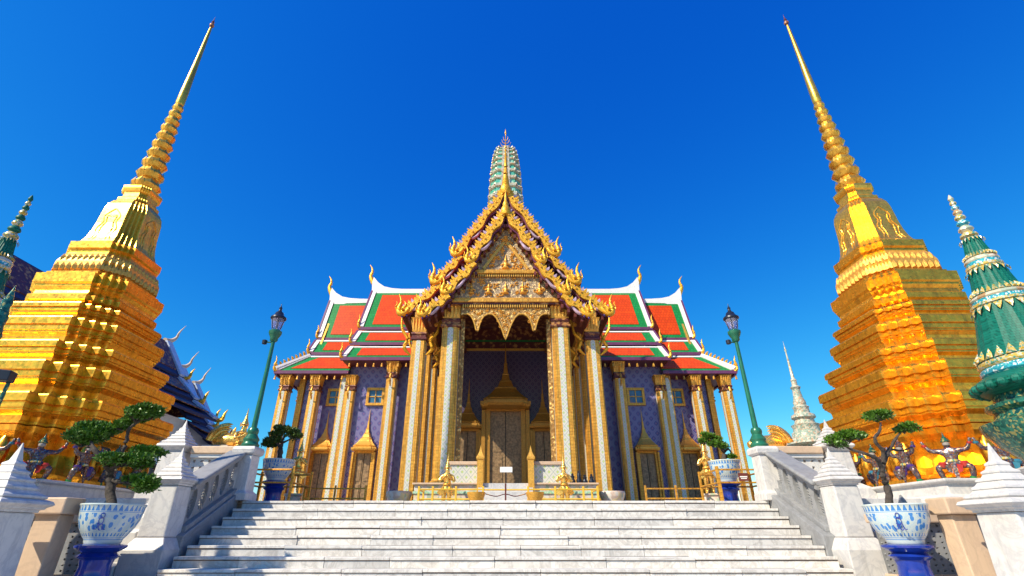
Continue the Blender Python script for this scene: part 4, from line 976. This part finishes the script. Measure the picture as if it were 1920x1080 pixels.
for zz_, ww in ((zt + .25, .42), (zt + .6, .32), (zt + .9, .2)):
    for r in range(4):
        a = r * math.pi / 2
        horn(g, [(0, 0, zz_ - .1), (ww * .7 * math.cos(a), ww * .7 * math.sin(a), zz_), (ww * math.cos(a), ww * math.sin(a), zz_ + .35)], [.03, .03, .008], 5, 3)
g.lathe([(0, zt + 1.45), (.09, zt + 1.55), (.06, zt + 1.75), (.0, zt + 2.1)], 8); g.build('trident', 'gold', PT, 60)
for o in list(PT.children): o.parent = T; o.location = (0, 30.5, 0)
bpy.data.objects.remove(PT)
# ---- podium, steps and parapets in front of the porch
for s in (-1, 1):
    MB().box(min(s * .95, s * 3.1), max(s * .95, s * 3.1), 17.9, 21.2, PZ, PZ + .86).build('podium', 'podium', T, bevel=.02)
    for z in (.30, .58): MB().box(min(s * .93, s * 3.13), max(s * .93, s * 3.13), 17.86, 18.2, PZ + z, PZ + z + .07).build('podium_band', 'strip_green', T)
    MB().box(min(s * .93, s * 3.16), max(s * .93, s * 3.16), 17.82, 21.2, PZ + .862, PZ + .92).build('podium_cap', 'beige', T, bevel=.01)
    MB().box(min(s * .98, s * 1.95), max(s * .98, s * 1.95), 18.0, 18.2, PZ + .922, 2.12).build('parapet', 'strip', T)
    MB().box(min(s * .98, s * 2.0), max(s * .98, s * 2.0), 17.95, 18.25, 2.122, 2.24).build('parapet_coping', 'beige', T, bevel=.02)
    o = MB().sq([(.13, PZ), (.13, PZ + .5), (.10, PZ + .56), (.10, 2.25), (.135, 2.30), (.135, 2.36), (.10, 2.42), (.05, 2.52), (.015, 2.68), (.003, 2.76)], (s * .87, 17.85, 0)).build('gold_newel', 'gold', T)
for k in range(6): MB().box(-.92, .92, 17.0 + k * .18 + (.0), 21.2, PZ + k * .152, PZ + (k + 1) * .152 - .003).build('porch_step', 'marble', T)
wallbox(-3.6, 3.6, 21.202, 26.398, PZ, PZ + .9, 'terrace', 'porch_floor')
# ================================================================== GREEN TILED SPIRES
def green_spire(x, y, label, S, wd=1):
    t = thing('green_tiled_spire', label, 'spire', (x, y, LOW), 0, 'green tiled spires'); o_ = EYE - LOW; t.scale = (wd, wd, 1)
    def L(prof, name, mat, n=24, parent=None): return MB().lathe([(r, z + o_) for r, z in prof], n).build(name, mat, parent or t, 35)
    L([(1.15, -o_), (1.15, -.3), (1.0, -.2), (.95, .75), (1.05, .9), (.70, 1.0)], 'pedestal', 'marble', 16)
    L([(.70, 1.002), (.78, 1.08), (1.02, 1.28), (1.18, 1.52), (1.20, 1.62), (1.05, 1.66)], 'lotus_bowl', 'gdark')
    L([(1.0, 1.662), (.92, 1.72), (.90, 1.80), (1.0, 1.86), (1.0, 1.92), (.84, 1.96), (.80, 2.08)], 'drum', 'gdark')
    L([(.82, 2.082), (.98, 2.16), (1.06, 2.22), (1.06, 2.28), (.84, 2.40)], 'eave_ring', 'gtile')
    sc2 = MB()
    for i in range(28):
        a = 2 * math.pi * i / 28; sc2.lathe([(.0, -.10), (.10, -.05), (.115, .0), (.08, .05), (0, .06)], 6, (1.02 * math.cos(a), 1.02 * math.sin(a), 2.22 + o_))
    stuff(sc2.build('eave_scallops', 'gtile', t, 50))
    secs = [((.80, 2.66), (.50, 3.62)), ((.42, 3.86), (.30, 4.38)), ((.245, 4.62), (.15, 5.04))]
    L([(.80, 2.402), (.84, 2.44), (.84, 2.50), (.80, 2.54)], 'turquoise_band', 'teal'); L([(.81, 2.542), (.84, 2.58), (.84, 2.62), (.80, 2.658)], 'gold_band', 'gband')
    for (r0, z0), (r1, z1) in secs:
        rings = []; n = 48
        for q in range(7):
            f = q / 6; r = r0 + (r1 - r0) * (f ** .85); z = z0 + (z1 - z0) * f
            rings.append([((r + (.005 if j % 2 else -.005)) * math.cos(2 * math.pi * j / n), (r + (.005 if j % 2 else -.005)) * math.sin(2 * math.pi * j / n), z + o_) for j in range(n)])
        c = MB().loft(rings).build('tiled_cone', 'gtile', t)
        pm = MB()                                      # pointed cream petals at the foot and head of each cone
        for (r, z, up, m_) in ((r0, z0, 1, 26), (r1, z1, -1, 20)):
            for j in range(m_):
                rot = Matrix.Rotation(2 * math.pi * j / m_, 4, 'Z'); w_ = r * math.pi / m_ * .9; hh = .13 * (r / .5) ** .4 * up; lean = -.05 if up > 0 else .05
                pm.add([(r + .03, -w_, z + o_), (r + .03, w_, z + o_), (r + .03 + lean, w_ * .6, z + o_ + hh * .6), (r + .02 + lean * 1.2, 0, z + o_ + hh * 1.15), (r + .03 + lean, -w_ * .6, z + o_ + hh * .6), (r + .06, 0, z + o_ + hh * .35)],
                       [(0, 1, 5), (1, 2, 5), (2, 3, 5), (3, 4, 5), (4, 0, 5)], rot)
        stuff(pm.build('petals', 'gband', c))
    for r, z0, z1 in ((.50, 3.622, 3.858), (.30, 4.382, 4.618)):
        h = z1 - z0
        L([(r * 1.0, z0), (r * 1.08, z0 + .1 * h), (r * 1.08, z0 + .28 * h), (r * .98, z0 + .32 * h)], 'gold_band', 'gband')
        L([(r * .97, z0 + .322 * h), (r * .97, z0 + .60 * h)], 'turquoise_band', 'teal')
        L([(r * .98, z0 + .602 * h), (r * 1.02, z0 + .7 * h), (r * .98, z0 + .85 * h), (r * .86, z0 + h)], 'white_band', 'cream')
    z = 5.05; r = .165
    for i in range(7):
        h = .15 - .008 * i
        L([(r * .55, z), (r, z + h * .35), (r * .95, z + h * .6), (r * .5, z + h)], 'bead', ('gband', 'cream', 'teal')[i % 3] if S == 'right' else ('gband', 'gtile')[i % 2], 14); z += h; r *= .86
    L([(.03, z), (.06, z + .05), (.03, z + .12), (.005, z + .16)], 'tip', 'cream' if S == 'right' else 'gtile', 10)
    return t
green_spire(8.92, 8.0, 'slender green tiled spire with cream bands at the right edge', 'right', .84)
green_spire(-9.52, 8.0, 'slender dark green tiled spire at the left edge', 'left', .72)
# small companion spire at the left edge
p = at(30, 535, 7.2)
t = thing('small_green_spire', 'small dark green pinnacle in front of the left golden chedi', 'spire', (p.x, p.y, LOW))
h = p.z - LOW
MB().lathe([(.34, 0), (.34, h * .35), (.26, h * .40), (.30, h * .5), (.22, h * .56)], 14).build('pedestal', 'gdark', t, 40)
MB().lathe([(.22, h * .562), (.16, h * .72), (.12, h * .78), (.13, h * .80), (.09, h * .84), (.10, h * .87), (.06, h * .91), (.07, h * .93), (.02, h * .98), (.004, h)], 14).build('pinnacle', 'gdark', t, 40)
# ================================================================== POTS, STANDS AND BONSAI
def pot_set(x, y, zrim, D, S, where, mono):
    k = D / .93; zk = 1.32; zb = zrim - .46 * k * zk
    base = LOW if y < 10 else PLAT
    st = thing('pot_stand', 'cobalt blue glazed stand under the %s %s flower pot' % (S, where), 'stand', (x, y, base), 0, 'blue pot stands'); H = zb - base
    MB().lathe([(.36 * k, 0), (.37 * k, H * .08), (.33 * k, H * .16), (.24 * k, H * .26), (.22 * k, H * .5), (.24 * k, H * .64), (.31 * k, H * .72), (.27 * k, H * .76), (.24 * k, H * .80), (.33 * k, H * .88), (.365 * k, H * .92), (.365 * k, H * .97), (.30 * k, H)], 32).build('column', 'cobalt', st, 40)
    pt = thing('flower_pot', 'blue and white porcelain bowl in the %s %s' % (S, where), 'pot', (x, y, zb), 0, 'porcelain pots', k); pt.scale = (k, k, k * zk)
    MB().lathe([(.25, .002), (.265, .025), (.27, .05), (.32, .10), (.385, .18), (.43, .27), (.45, .36), (.458, .42), (.475, .44), (.47, .455), (.43, .455), (.42, .40), (.40, .36), (.2, .35), (0.01, .35)], 48).build('bowl', 'porcelain', pt, 50)
    MB().lathe([(.405, .36), (.40, .385), (.2, .42), (.01, .43)], 24).build('soil', 'soil', pt, 50)
    if mono:                                           # looped monogram painted on the side facing the stairs
        g = MB(); a0 = mono[0]; r = .452
        def pp(u, v): return (r * math.sin(a0 + u / r) * (1 - .42 * max(0, .33 - v)), -r * math.cos(a0 + u / r) * (1 - .42 * max(0, .33 - v)), v)
        m_ = mono[1]
        for cu, cv, ru, rv in ((0, .315, .028, .030), (-.005, .255, .034, .042), (.012, .19, .03, .035)):
            g.tube([pp(m_ * (cu + ru * math.cos(q * .45)), cv + rv * math.sin(q * .45)) for q in range(15)], .006, 5)
        g.tube([pp(m_ * u, v) for u, v in ((-.10, .21), (-.085, .17), (-.05, .165), (-.03, .20), (-.05, .235))], .006, 5)
        g.tube([pp(m_ * u, v) for u, v in ((.03, .20), (.06, .16), (.085, .165))], .006, 5)
        g.build('monogram', 'inkblue', pt)
    return zb + .43 * k * zk
def leaf_pad(c, rx, rz, parent, mat, n, ls, rnd_):
    mb = MB(); c = Vector(c); ry = rx * .8
    lobes = [(Vector((rnd_.uniform(-.6, .6) * rx, rnd_.uniform(-.5, .5) * ry, rnd_.uniform(-.3, .45) * rz)), rnd_.uniform(.45, .75)) for _ in range(7)]
    for i in range(n):
        lc, lr = rnd_.choice(lobes)
        v = Vector((rnd_.gauss(0, 1), rnd_.gauss(0, 1), rnd_.gauss(0, 1) + .35)).normalized() * rnd_.choice((rnd_.uniform(.5, 1.0), rnd_.uniform(.7, 1.25))) * lr
        p = c + lc + Vector((v.x * rx * .75, v.y * ry * .75, v.z * rz * .85))
        d = (v + Vector((rnd_.uniform(-.7, .7), rnd_.uniform(-.7, .7), rnd_.uniform(-.2, .9)))).normalized()
        a = d.cross(Vector((rnd_.uniform(-1, 1), rnd_.uniform(-1, 1), rnd_.uniform(-1, 1)))).normalized(); q = ls * rnd_.uniform(.7, 1.3)
        mb.add([p - a * q * .42, p + d * q * .5 - a * q * .1, p + a * q * .42, p + d * q * 1.2], [(0, 2, 1), (1, 2, 3), (0, 1, 3)])
    return stuff(mb.build('foliage_pad', mat, parent))
def bonsai(label, root, paths, pads, mat, n, ls, seed):
    rn = random.Random(seed); t = thing('bonsai_tree', label, 'bonsai', root, 0, 'bonsai trees')
    inv = -Vector(root); tr = MB()
    for pts, rad in paths:
        P_ = catmull([Vector(p) + inv for p in pts], 5)
        P_ = [p + Vector((rn.uniform(-.008, .008), rn.uniform(-.008, .008), 0)) for p in P_]
        tr.tube(P_, [q * .80 * rn.uniform(.85, 1.18) for q in lerp_list(rad, len(P_))], 9)
    for (c, rx, rz) in pads:                           # fine twigs carrying the pads
        c0 = Vector(c) + inv
        for q in range(7):
            e = c0 + Vector((rn.uniform(-.8, .8) * rx, rn.uniform(-.6, .6) * rx, rn.uniform(-.5, .3) * rz)); m0 = c0 + Vector((0, 0, -rz * .9))
            tr.tube([m0, m0.lerp(e, .5) + Vector((rn.uniform(-.03, .03), rn.uniform(-.03, .03), .01)), e], [.012, .008, .004], 5)
    tr.build('trunk', 'bark', t, 60)
    for (c, rx, rz) in pads: leaf_pad(Vector(c) + inv, rx, rz, t, mat, int(n * (rx / .3) ** 1.3), ls, rn)
    return t
YN = 7.9
zs = pot_set(-5.76, YN, at(215, 945, YN).z, .80, 'left', 'foreground', (.38, 1))
A = lambda x, y, dy=0: tuple(at(x, y, YN + dy))
root = (-5.80, YN, zs - .02)
bonsai('dense dark green bonsai with cloud shaped pads in the left foreground pot', root,
       [([root, A(206, 905, .05), A(205, 880, 0), A(195, 868, -.1), A(178, 845, -.15), A(170, 825, -.1)], [.085, .075, .065, .05, .04, .02]),
        ([A(205, 882), A(222, 862, .1), A(236, 830, .15), A(242, 805, .1), A(262, 788, .05)], [.06, .045, .038, .03, .015]),
        ([A(203, 880), A(225, 872, -.1), A(245, 862, -.15)], [.045, .03, .015]), ([A(207, 900, .05), A(235, 905, -.05), A(262, 905, -.1)], [.05, .03, .015]),
        ([A(190, 862, -.05), A(205, 845, .1), A(190, 838, .1)], [.03, .025, .012])],
       [(A(158, 820, -.1), .30, .16), (A(184, 812, .05), .30, .15), (A(170, 806, .1), .26, .13), (A(258, 778, .05), .30, .12), (A(284, 774, .1), .24, .11), (A(270, 768, 0), .22, .09), (A(230, 797, .1), .20, .09), (A(232, 862, -.15), .32, .11), (A(262, 866, -.1), .28, .12), (A(284, 846, .15), .22, .08), (A(266, 907, -.1), .26, .14), (A(252, 900, -.05), .2, .1)], 'leaf', 2300, .042, 5)
zs = pot_set(5.72, YN, at(1672, 945, YN).z, .80, 'right', 'foreground', (-.62, 1))
root = (5.66, YN, zs - .02)
bonsai('sparse bonsai with bare twisted branches and four small pads in the right foreground pot', root,
       [([root, A(1663, 912), A(1655, 890), A(1658, 865, .05), A(1668, 842, .08), A(1688, 812, .05)], [.075, .06, .05, .042, .034, .015]),
        ([A(1657, 868), A(1655, 845, -.05), A(1640, 825, -.08), A(1648, 808, -.05), A(1652, 792)], [.04, .036, .032, .026, .012]),
        ([A(1655, 885), A(1645, 862, -.1), A(1620, 850, -.15), A(1595, 842, -.1), A(1576, 830, -.1)], [.045, .035, .03, .024, .012]),
        ([A(1668, 842, .08), A(1690, 845, .2), A(1710, 838, .2)], [.025, .018, .008])],
       [(A(1650, 780), .23, .075), (A(1640, 784, .05), .15, .06), (A(1706, 802, .05), .17, .075), (A(1694, 806, .1), .12, .06), (A(1565, 829, -.1), .18, .09), (A(1590, 820, -.1), .21, .085), (A(1608, 818, 0), .14, .07)], 'leaf', 2300, .036, 8)
YF = 15.0
A = lambda x, y, dy=0: tuple(at(x, y, YF + dy))
zs = pot_set(at(521, 880, YF).x, YF, at(521, 862, YF).z, .88, 'left', 'back row by the temple', None); root = tuple(at(524, 866, YF)); root = (root[0], root[1], zs - .02)
bonsai('small olive bonsai in the porcelain pot left of the temple', root,
       [([root, A(526, 845), A(530, 825), A(540, 812)], [.10, .08, .05, .02]), ([A(527, 842), A(516, 828), A(508, 825)], [.06, .04, .02]), ([A(530, 830), A(548, 822)], [.05, .02])],
       [(A(510, 826), .28, .10), (A(520, 815), .28, .10), (A(545, 806), .32, .10), (A(552, 818), .22, .1), (A(530, 803), .26, .09), (A(505, 834), .2, .08)], 'leaf2', 800, .06, 11)
zs = pot_set(at(1360, 880, YF).x, YF, at(1360, 864, YF).z, .88, 'right', 'back row by the temple', None); root = tuple(at(1357, 866, YF)); root = (root[0], root[1], zs - .02)
bonsai('small dark bonsai with round pads in the porcelain pot right of the temple', root,
       [([root, A(1358, 848), A(1350, 838), A(1335, 828)], [.10, .08, .05, .02]), ([A(1357, 848), A(1366, 842), A(1372, 850)], [.05, .04, .02])],
       [(A(1327, 818), .22, .10), (A(1318, 828), .18, .09), (A(1338, 832), .24, .11), (A(1355, 836), .22, .12), (A(1345, 822), .15, .06), (A(1374, 856), .16, .08)], 'leaf', 800, .055, 12)
# ================================================================== GILDED STATUES
KJ = both({'pelvis': ((0, 0, .62), .105), 'waist': ((0, 0, .76), .085), 'chest': ((0, -.01, .92), .12), 'neck': ((0, -.01, 1.05), .048), 'head': ((0, -.02, 1.15), .078), 'brow': ((0, -.015, 1.22), .06),
           'hip_': ((.08, 0, .58), .095), 'knee_': ((.085, -.03, .34), .065), 'calf_': ((.09, .01, .22), .055), 'ankle_': ((.09, .01, .06), .035), 'toe_': ((.10, -.11, .025), .03),
           'sh_': ((.165, 0, .99), .05), 'elbow_': ((.24, -.06, .82), .042), 'wrist_': ((.10, -.19, .90), .03), 'hand_': ((.02, -.22, .99), .028)})
KE = bothe([('pelvis', 'waist'), ('waist', 'chest'), ('chest', 'neck'), ('neck', 'head'), ('head', 'brow'), ('pelvis', 'hip_'), ('hip_', 'knee_'), ('knee_', 'calf_'), ('calf_', 'ankle_'), ('ankle_', 'toe_'), ('chest', 'sh_'), ('sh_', 'elbow_'), ('elbow_', 'wrist_'), ('wrist_', 'hand_')])
km = skin_mesh('figure', KJ, KE, 1)
def kinnara(label, x, y, z, rz, k, ped=0):
    t = thing('kinnara_statue', label, 'statue', (x, y, z), rz, 'gilded kinnara statues', k)
    if ped: MB().sq([(.26, 0), (.26, ped * .2), (.2, ped * .3), (.2, ped * .8), (.25, ped * .9), (.25, ped - .002)]).build('pedestal', 'podium', t)
    o = mobj('body', km, 'statue', t); o.location = (0, 0, ped)
    def pc(mb, name, mat='statue'): q = mb.build(name, mat, t, 50); q.location = (0, 0, ped); return q
    pc(MB().lathe([(.085, 1.20), (.095, 1.22), (.075, 1.25), (.08, 1.27), (.055, 1.31), (.055, 1.33), (.035, 1.38), (.02, 1.48), (.004, 1.66)], 12, (0, -.015, 0)), 'crown')
    pc(MB().lathe([(.11, .70), (.13, .72), (.13, .75), (.11, .77)], 14), 'belt', 'gold')
    pc(MB().lathe([(.06, 1.02), (.13, 1.01), (.15, .98), (.12, .97)], 14, (0, -.01, 0)), 'collar', 'gold')
    fl = MB()
    for s in (-1, 1):
        fl.slab([(s * .10, -.10, .70), (s * .22, -.04, .60), (s * .30, .02, .52), (s * .18, -.06, .42), (s * .06, -.13, .5)], (0, .03, 0))
        fl.slab([(s * .08, -.03, 1.18), (s * .12, -.0, 1.26), (s * .11, .0, 1.14)], (0, .02, 0))
    stuff(pc(fl, 'hip_flames'))
    tl = MB()
    horn(tl, [(0, .10, .62), (0, .26, .60), (0, .40, .78), (0, .42, 1.02), (0, .36, 1.18)], [.09, .09, .08, .06, .01], 7, 5)
    for q in range(5): horn(tl, [(0, .30 + q * .025, .64 + q * .09), (0, .46 + q * .015, .66 + q * .10), (0, .52, .80 + q * .09)], [.05, .04, .005], 5, 4)
    pc(tl, 'tail')
    return t
kinnara('gilded kinnara statue with clasped hands left of the porch steps', -1.88, 16.9, PLAT, 0, 1.06)
kinnara('gilded kinnara statue with clasped hands right of the porch steps', 1.88, 16.9, PLAT, 0, 1.06)
kinnara('gilded kinnara statue beside the bonsai pot left of the temple', at(562, 860, 16.0).x, 16.0, PLAT, R(25), 1.0, .45)
kinnara('gilded kinnara statue beside the bonsai pot right of the temple', at(1322, 860, 16.0).x, 16.0, PLAT, R(-25), 1.0, .45)
kinnara('gilded kinnara statue with curled tail behind the beige coping left of the stairs', at(458, 800, 13.4).x, 13.4, PLAT, R(60), 1.0, .77)
kinnara('gilded kinnara statue behind the beige coping right of the stairs', at(1437, 800, 16.5).x + .15, 16.5, PLAT, R(-40), .85, .25)
def naga_tail(label, px, py, Y, s):
    p = at(px, py, Y); t = thing('curled_tail_sculpture', label, 'sculpture', (p.x, p.y, PLAT), 0, 'curled gilded sculptures'); h = p.z - PLAT
    MB().sq([(.4, 0), (.4, h * .5), (.34, h * .55), (.34, h)]).build('pedestal', 'podium', t)
    g = MB()
    horn(g, [(s * .75, 0, h + .10), (s * .45, 0, h + .15), (s * .15, 0, h + .16), (-s * .10, 0, h + .14), (-s * .26, 0, h + .2)], [.08, .17, .20, .16, .06], 9, 5)
    for q in range(6):
        r_ = .20 + q * .055; cx_ = s * .05
        horn(g, [(cx_ - s * r_ * math.cos(a_) , (q % 2) * .04 - .02, h + .10 + r_ * 1.05 * math.sin(a_)) for a_ in (.15, .6, 1.1, 1.55, 2.0 - q * .04)], [.07, .065, .055, .04, .006], 6, 4)
    g.build('curled_body', 'statue', t, 60); return t
naga_tail('curled gilded tail sculpture above the beige coping left of the stairs', 415, 838, 13.6, 1)
naga_tail('curled gilded tail sculpture above the beige coping right of the stairs', 1458, 842, 13.6, -1)
# ================================================================== GOLD FENCES AND SMALL THINGS BEFORE THE PORCH
def fence(label, pts, h, rails, group, mat='gold_fence'):
    x0, y0 = pts[0]; t = thing('gold_fence', label, 'fence', (x0, y0, PLAT), 0, group)
    for (x, y) in pts:
        MB().box(x - x0 - .03, x - x0 + .03, y - y0 - .03, y - y0 + .03, 0, h + .06).build('fence_post', mat, t, bevel=.005)
    for (xa, ya), (xb, yb_) in zip(pts, pts[1:]):
        for z in rails: MB().tube([(xa - x0, ya - y0, z), (xb - x0, yb_ - y0, z)], .026, 6).build('fence_rail', mat, t, 60)
    return t
fence('low gold railing left of the porch steps', [(-2.66, 17.2), (-2.62, 16.0), (-2.2, 16.0), (-1.5, 16.0), (-.68, 16.0)], .60, (.30, .57), 'low gold railings')
fence('low gold railing right of the porch steps', [(2.80, 17.2), (2.78, 16.0), (2.35, 16.0), (1.5, 16.0), (.68, 16.0)], .60, (.30, .57), 'low gold railings')
t = thing('barrier_chain', 'gold bar and sagging chain closing the porch steps', 'barrier', (0, 16.0, PLAT))
MB().tube([(-.648, 0, .56), (.648, 0, .56)], .024, 6).build('bar', 'gold_fence', t, 60); MB().tube(catmull([(-.648, 0, .46), (-.3, 0, .38), (0, 0, .44), (.3, 0, .38), (.648, 0, .46)], 5), .014, 5).build('chain', 'redgold', t)
MB().box(-.025, .025, -.024, .024, 0, .74).build('middle_post', 'darkred', t)
for s in (-1, 1):
    S = SIDE[s]
    tag(MB().lathe([(.12, 0), (.16, .03), (.12, .10), (.17, .2), (.25, .36), (.27, .46), (.24, .46), (.2, .40), (.01, .40)], 20, (0, 0, 0)).build('gold_bowl', 'gold', None, 50), 'gilded offering bowl %s of the chain barrier' % S, 'bowl', 'gilded bowls').location = (s * .86, 15.55, PLAT)
    t = thing('round_planter', 'low round mosaic planter in front of the outer %s porch column' % S, 'planter', (s * 3.75, 18.7, PLAT), 0, 'round planters')
    MB().lathe([(.42, 0), (.42, .30), (.36, .36), (.40, .46), (.46, .62), (.44, .70), (.38, .70), (.36, .64), (.01, .64)], 22).build('drum', 'podium', t, 40); MB().lathe([(.36, .642), (.3, .67), (.01, .69)], 14).build('soil', 'soil', t, 40)
    xb = at(948 + s * 427, 880, YF).x
    fence('gold railing round the %s back porcelain pot' % S, [(xb - .75, 14.3), (xb + .75, 14.3), (xb + .75, 15.7), (xb - .75, 15.7), (xb - .75, 14.3 + .06)], .98, (.62, .95), 'railings round the back pots', 'gold_col')
    fence('low gilded railing in front of the %s temple wing' % S, [(s * 6.6, 17.4), (s * 5.6, 17.4), (s * 4.6, 17.4)], .74, (.4, .70), 'railings before the wings', 'gold_col')
t = thing('notice_board', 'small white notice in front of the temple door', 'sign', (0.02, 18.6, PLAT + .912))
MB().box(-.22, .22, -.012, .012, .42, .60).build('board', 'paper', t); MB().tube([(0, .015, 0), (0, .015, .45)], .015, 6).build('stem', 'iron', t); MB().lathe([(.13, 0), (.13, .02), (.02, .035)], 12, (0, .015, 0)).build('foot', 'iron', t)
for i, (x, h) in enumerate(((2.30, .32), (2.52, .40), (2.72, .28), (2.95, .30))):
    tag(MB().lathe([(.09, 0), (.10, h * .2), (.055, h * .45), (.075, h * .65), (.035, h * .78), (.045, h * .88), (.005, h)], 10).build('dark_statuette', 'iron', None, 50), 'small dark statuette on the right podium, %s from the gilded kinnara' % ('first', 'second, tallest', 'third', 'fourth')[i], 'statuette', 'dark statuettes').location = (x, 17.99, PLAT + .922)
p = at(1345 + 48, 893, 14.24); t = thing('small_red_sign', 'small dark red sign on the railing near the right lamp post', 'sign', (p.x, 14.22, p.z - .12))
MB().box(-.13, .13, -.012, .012, 0, .2).build('board', 'darkred', t); MB().box(-.10, .10, -.016, -.013, .09, .12).box(-.08, .08, -.016, -.013, .05, .07).build('lettering', 'paper', t)
p = at(8, 706, 7.0); t = thing('loudspeaker', 'black box loudspeaker at the left edge in front of the golden chedi', 'loudspeaker', (p.x, p.y, LOW))
MB().tube([(0, .1, 0), (0, .1, p.z - LOW + .05)], .025, 8).build('pole', 'gdark', t); MB().box(-.16, .10, -.10, .10, p.z - LOW - .07, p.z - LOW + .08, Matrix.Rotation(R(20), 4, 'Z')).build('cabinet', 'iron', t, bevel=.01)
# ================================================================== FAR PAGODA AND FAR HALL
p = at(1468, 640, 40); t = thing('far_pagoda', 'distant pale mosaic pagoda with thin spire behind the beige coping on the right', 'pagoda', (p.x, 40, PLAT)); k = p.z - PLAT
prof = [(1.9, 0), (1.9, .20), (1.55, .205), (1.5, .30), (1.75, .32), (1.75, .335), (1.25, .345), (1.2, .385), (1.75, .395), (1.7, .42), (1.2, .43), (1.12, .46), (1.0, .462), (.95, .485), (1.05, .50), (.75, .51), (.7, .53), (.9, .54), (.85, .555), (.58, .565), (.55, .59), (.62, .60), (.45, .61), (.48, .63), (.36, .65), (.28, .70), (.40, .715), (.22, .725), (.20, .75)]
MB().lathe([(a, z * k) for a, z in prof], 20).build('body', 'pagoda', t, 35); MB().lathe([(.2, .75 * k), (.24, .757 * k), (.13, .77 * k), (.05, .93 * k), (.09, .94 * k), (.02, .97 * k), (.008, k)], 12).build('spire', 'cream', t, 40)
t = thing('far_hall', 'distant dark blue roofed hall with three curved gable finials behind the left golden chedi', 'hall', (-30, 0, EYE))
for i, (yend, zr) in enumerate(((41.5, 15.2), (44.4, 13.7), (47.0, 12.9))):
    ys = 18 if i == 0 else (41.5, 44.4)[i - 1] - 1; 
    for s in (-1, 1):
        segs = [((0, zr), (2.2, zr - 3.2)), ((2.1, zr - 3.4), (4.0, zr - 5.2)), ((3.9, zr - 5.4), (6.0, zr - 6.8))]
        for j, ((xa, za), (xb, zb)) in enumerate(segs):
            o = MB().slab([(s * xa, ys, za), (s * xb, ys, zb), (s * xb, yend, zb), (s * xa, yend, za)], (-s * .1, 0, -.15)).build('roof_slope', 'bluetile', t)
            MB().slab([(s * (xa + .3), ys, za - .3), (s * (xb - .3), ys, zb + .42), (s * (xb - .3), yend - 1.0, zb + .42), (s * (xa + .3), yend - 1.0, za - .3)], (s * .05, 0, .06)).build('orange_field', 'redgold', o)
            MB().slab([(s * xa, yend - .8, za + .04), (s * xb, yend - .8, zb + .04), (s * xb, yend, zb + .04), (s * xa, yend, za + .04)], (s * .10, 0, .14)).build('pale_verge', 'paleblue', o)
            g = MB(); horn(g, [(s * (xb - .1), yend, zb), (s * (xb + .3), yend + .1, zb + .1), (s * (xb + .35), yend + .2, zb + .6), (s * (xb + .5), yend + .3, zb + 1.0)], [.15, .16, .1, .01], 6, 4); g.build('eave_finial', 'gold_naga', o, 60)
    g = MB(); horn(g, [(0, yend - .8, zr), (0, yend, zr + .25), (.1, yend + .4, zr + .7), (.22, yend + .4, zr + 1.2), (.42, yend + .7, zr + 2.0)], [.24, .2, .12, .08, .01], 7, 5); g.build('ridge_finial', 'beige', t, 60)
    MB().prism([(-2, zr - 3.3), (2, zr - 3.3), (0, zr - .3)], yend - 1.0, yend - .9).build('gable_wall', 'redgold', t)
MB().box(-4, 4, 19, 45, PZ, 8.2).build('wall', 'white', t)
for i in range(7): MB().box(4.002, 4.06, 20.5 + i * 3.3, 22.0 + i * 3.3, PZ + 1.2, PZ + 4).build('window', 'dark', t)
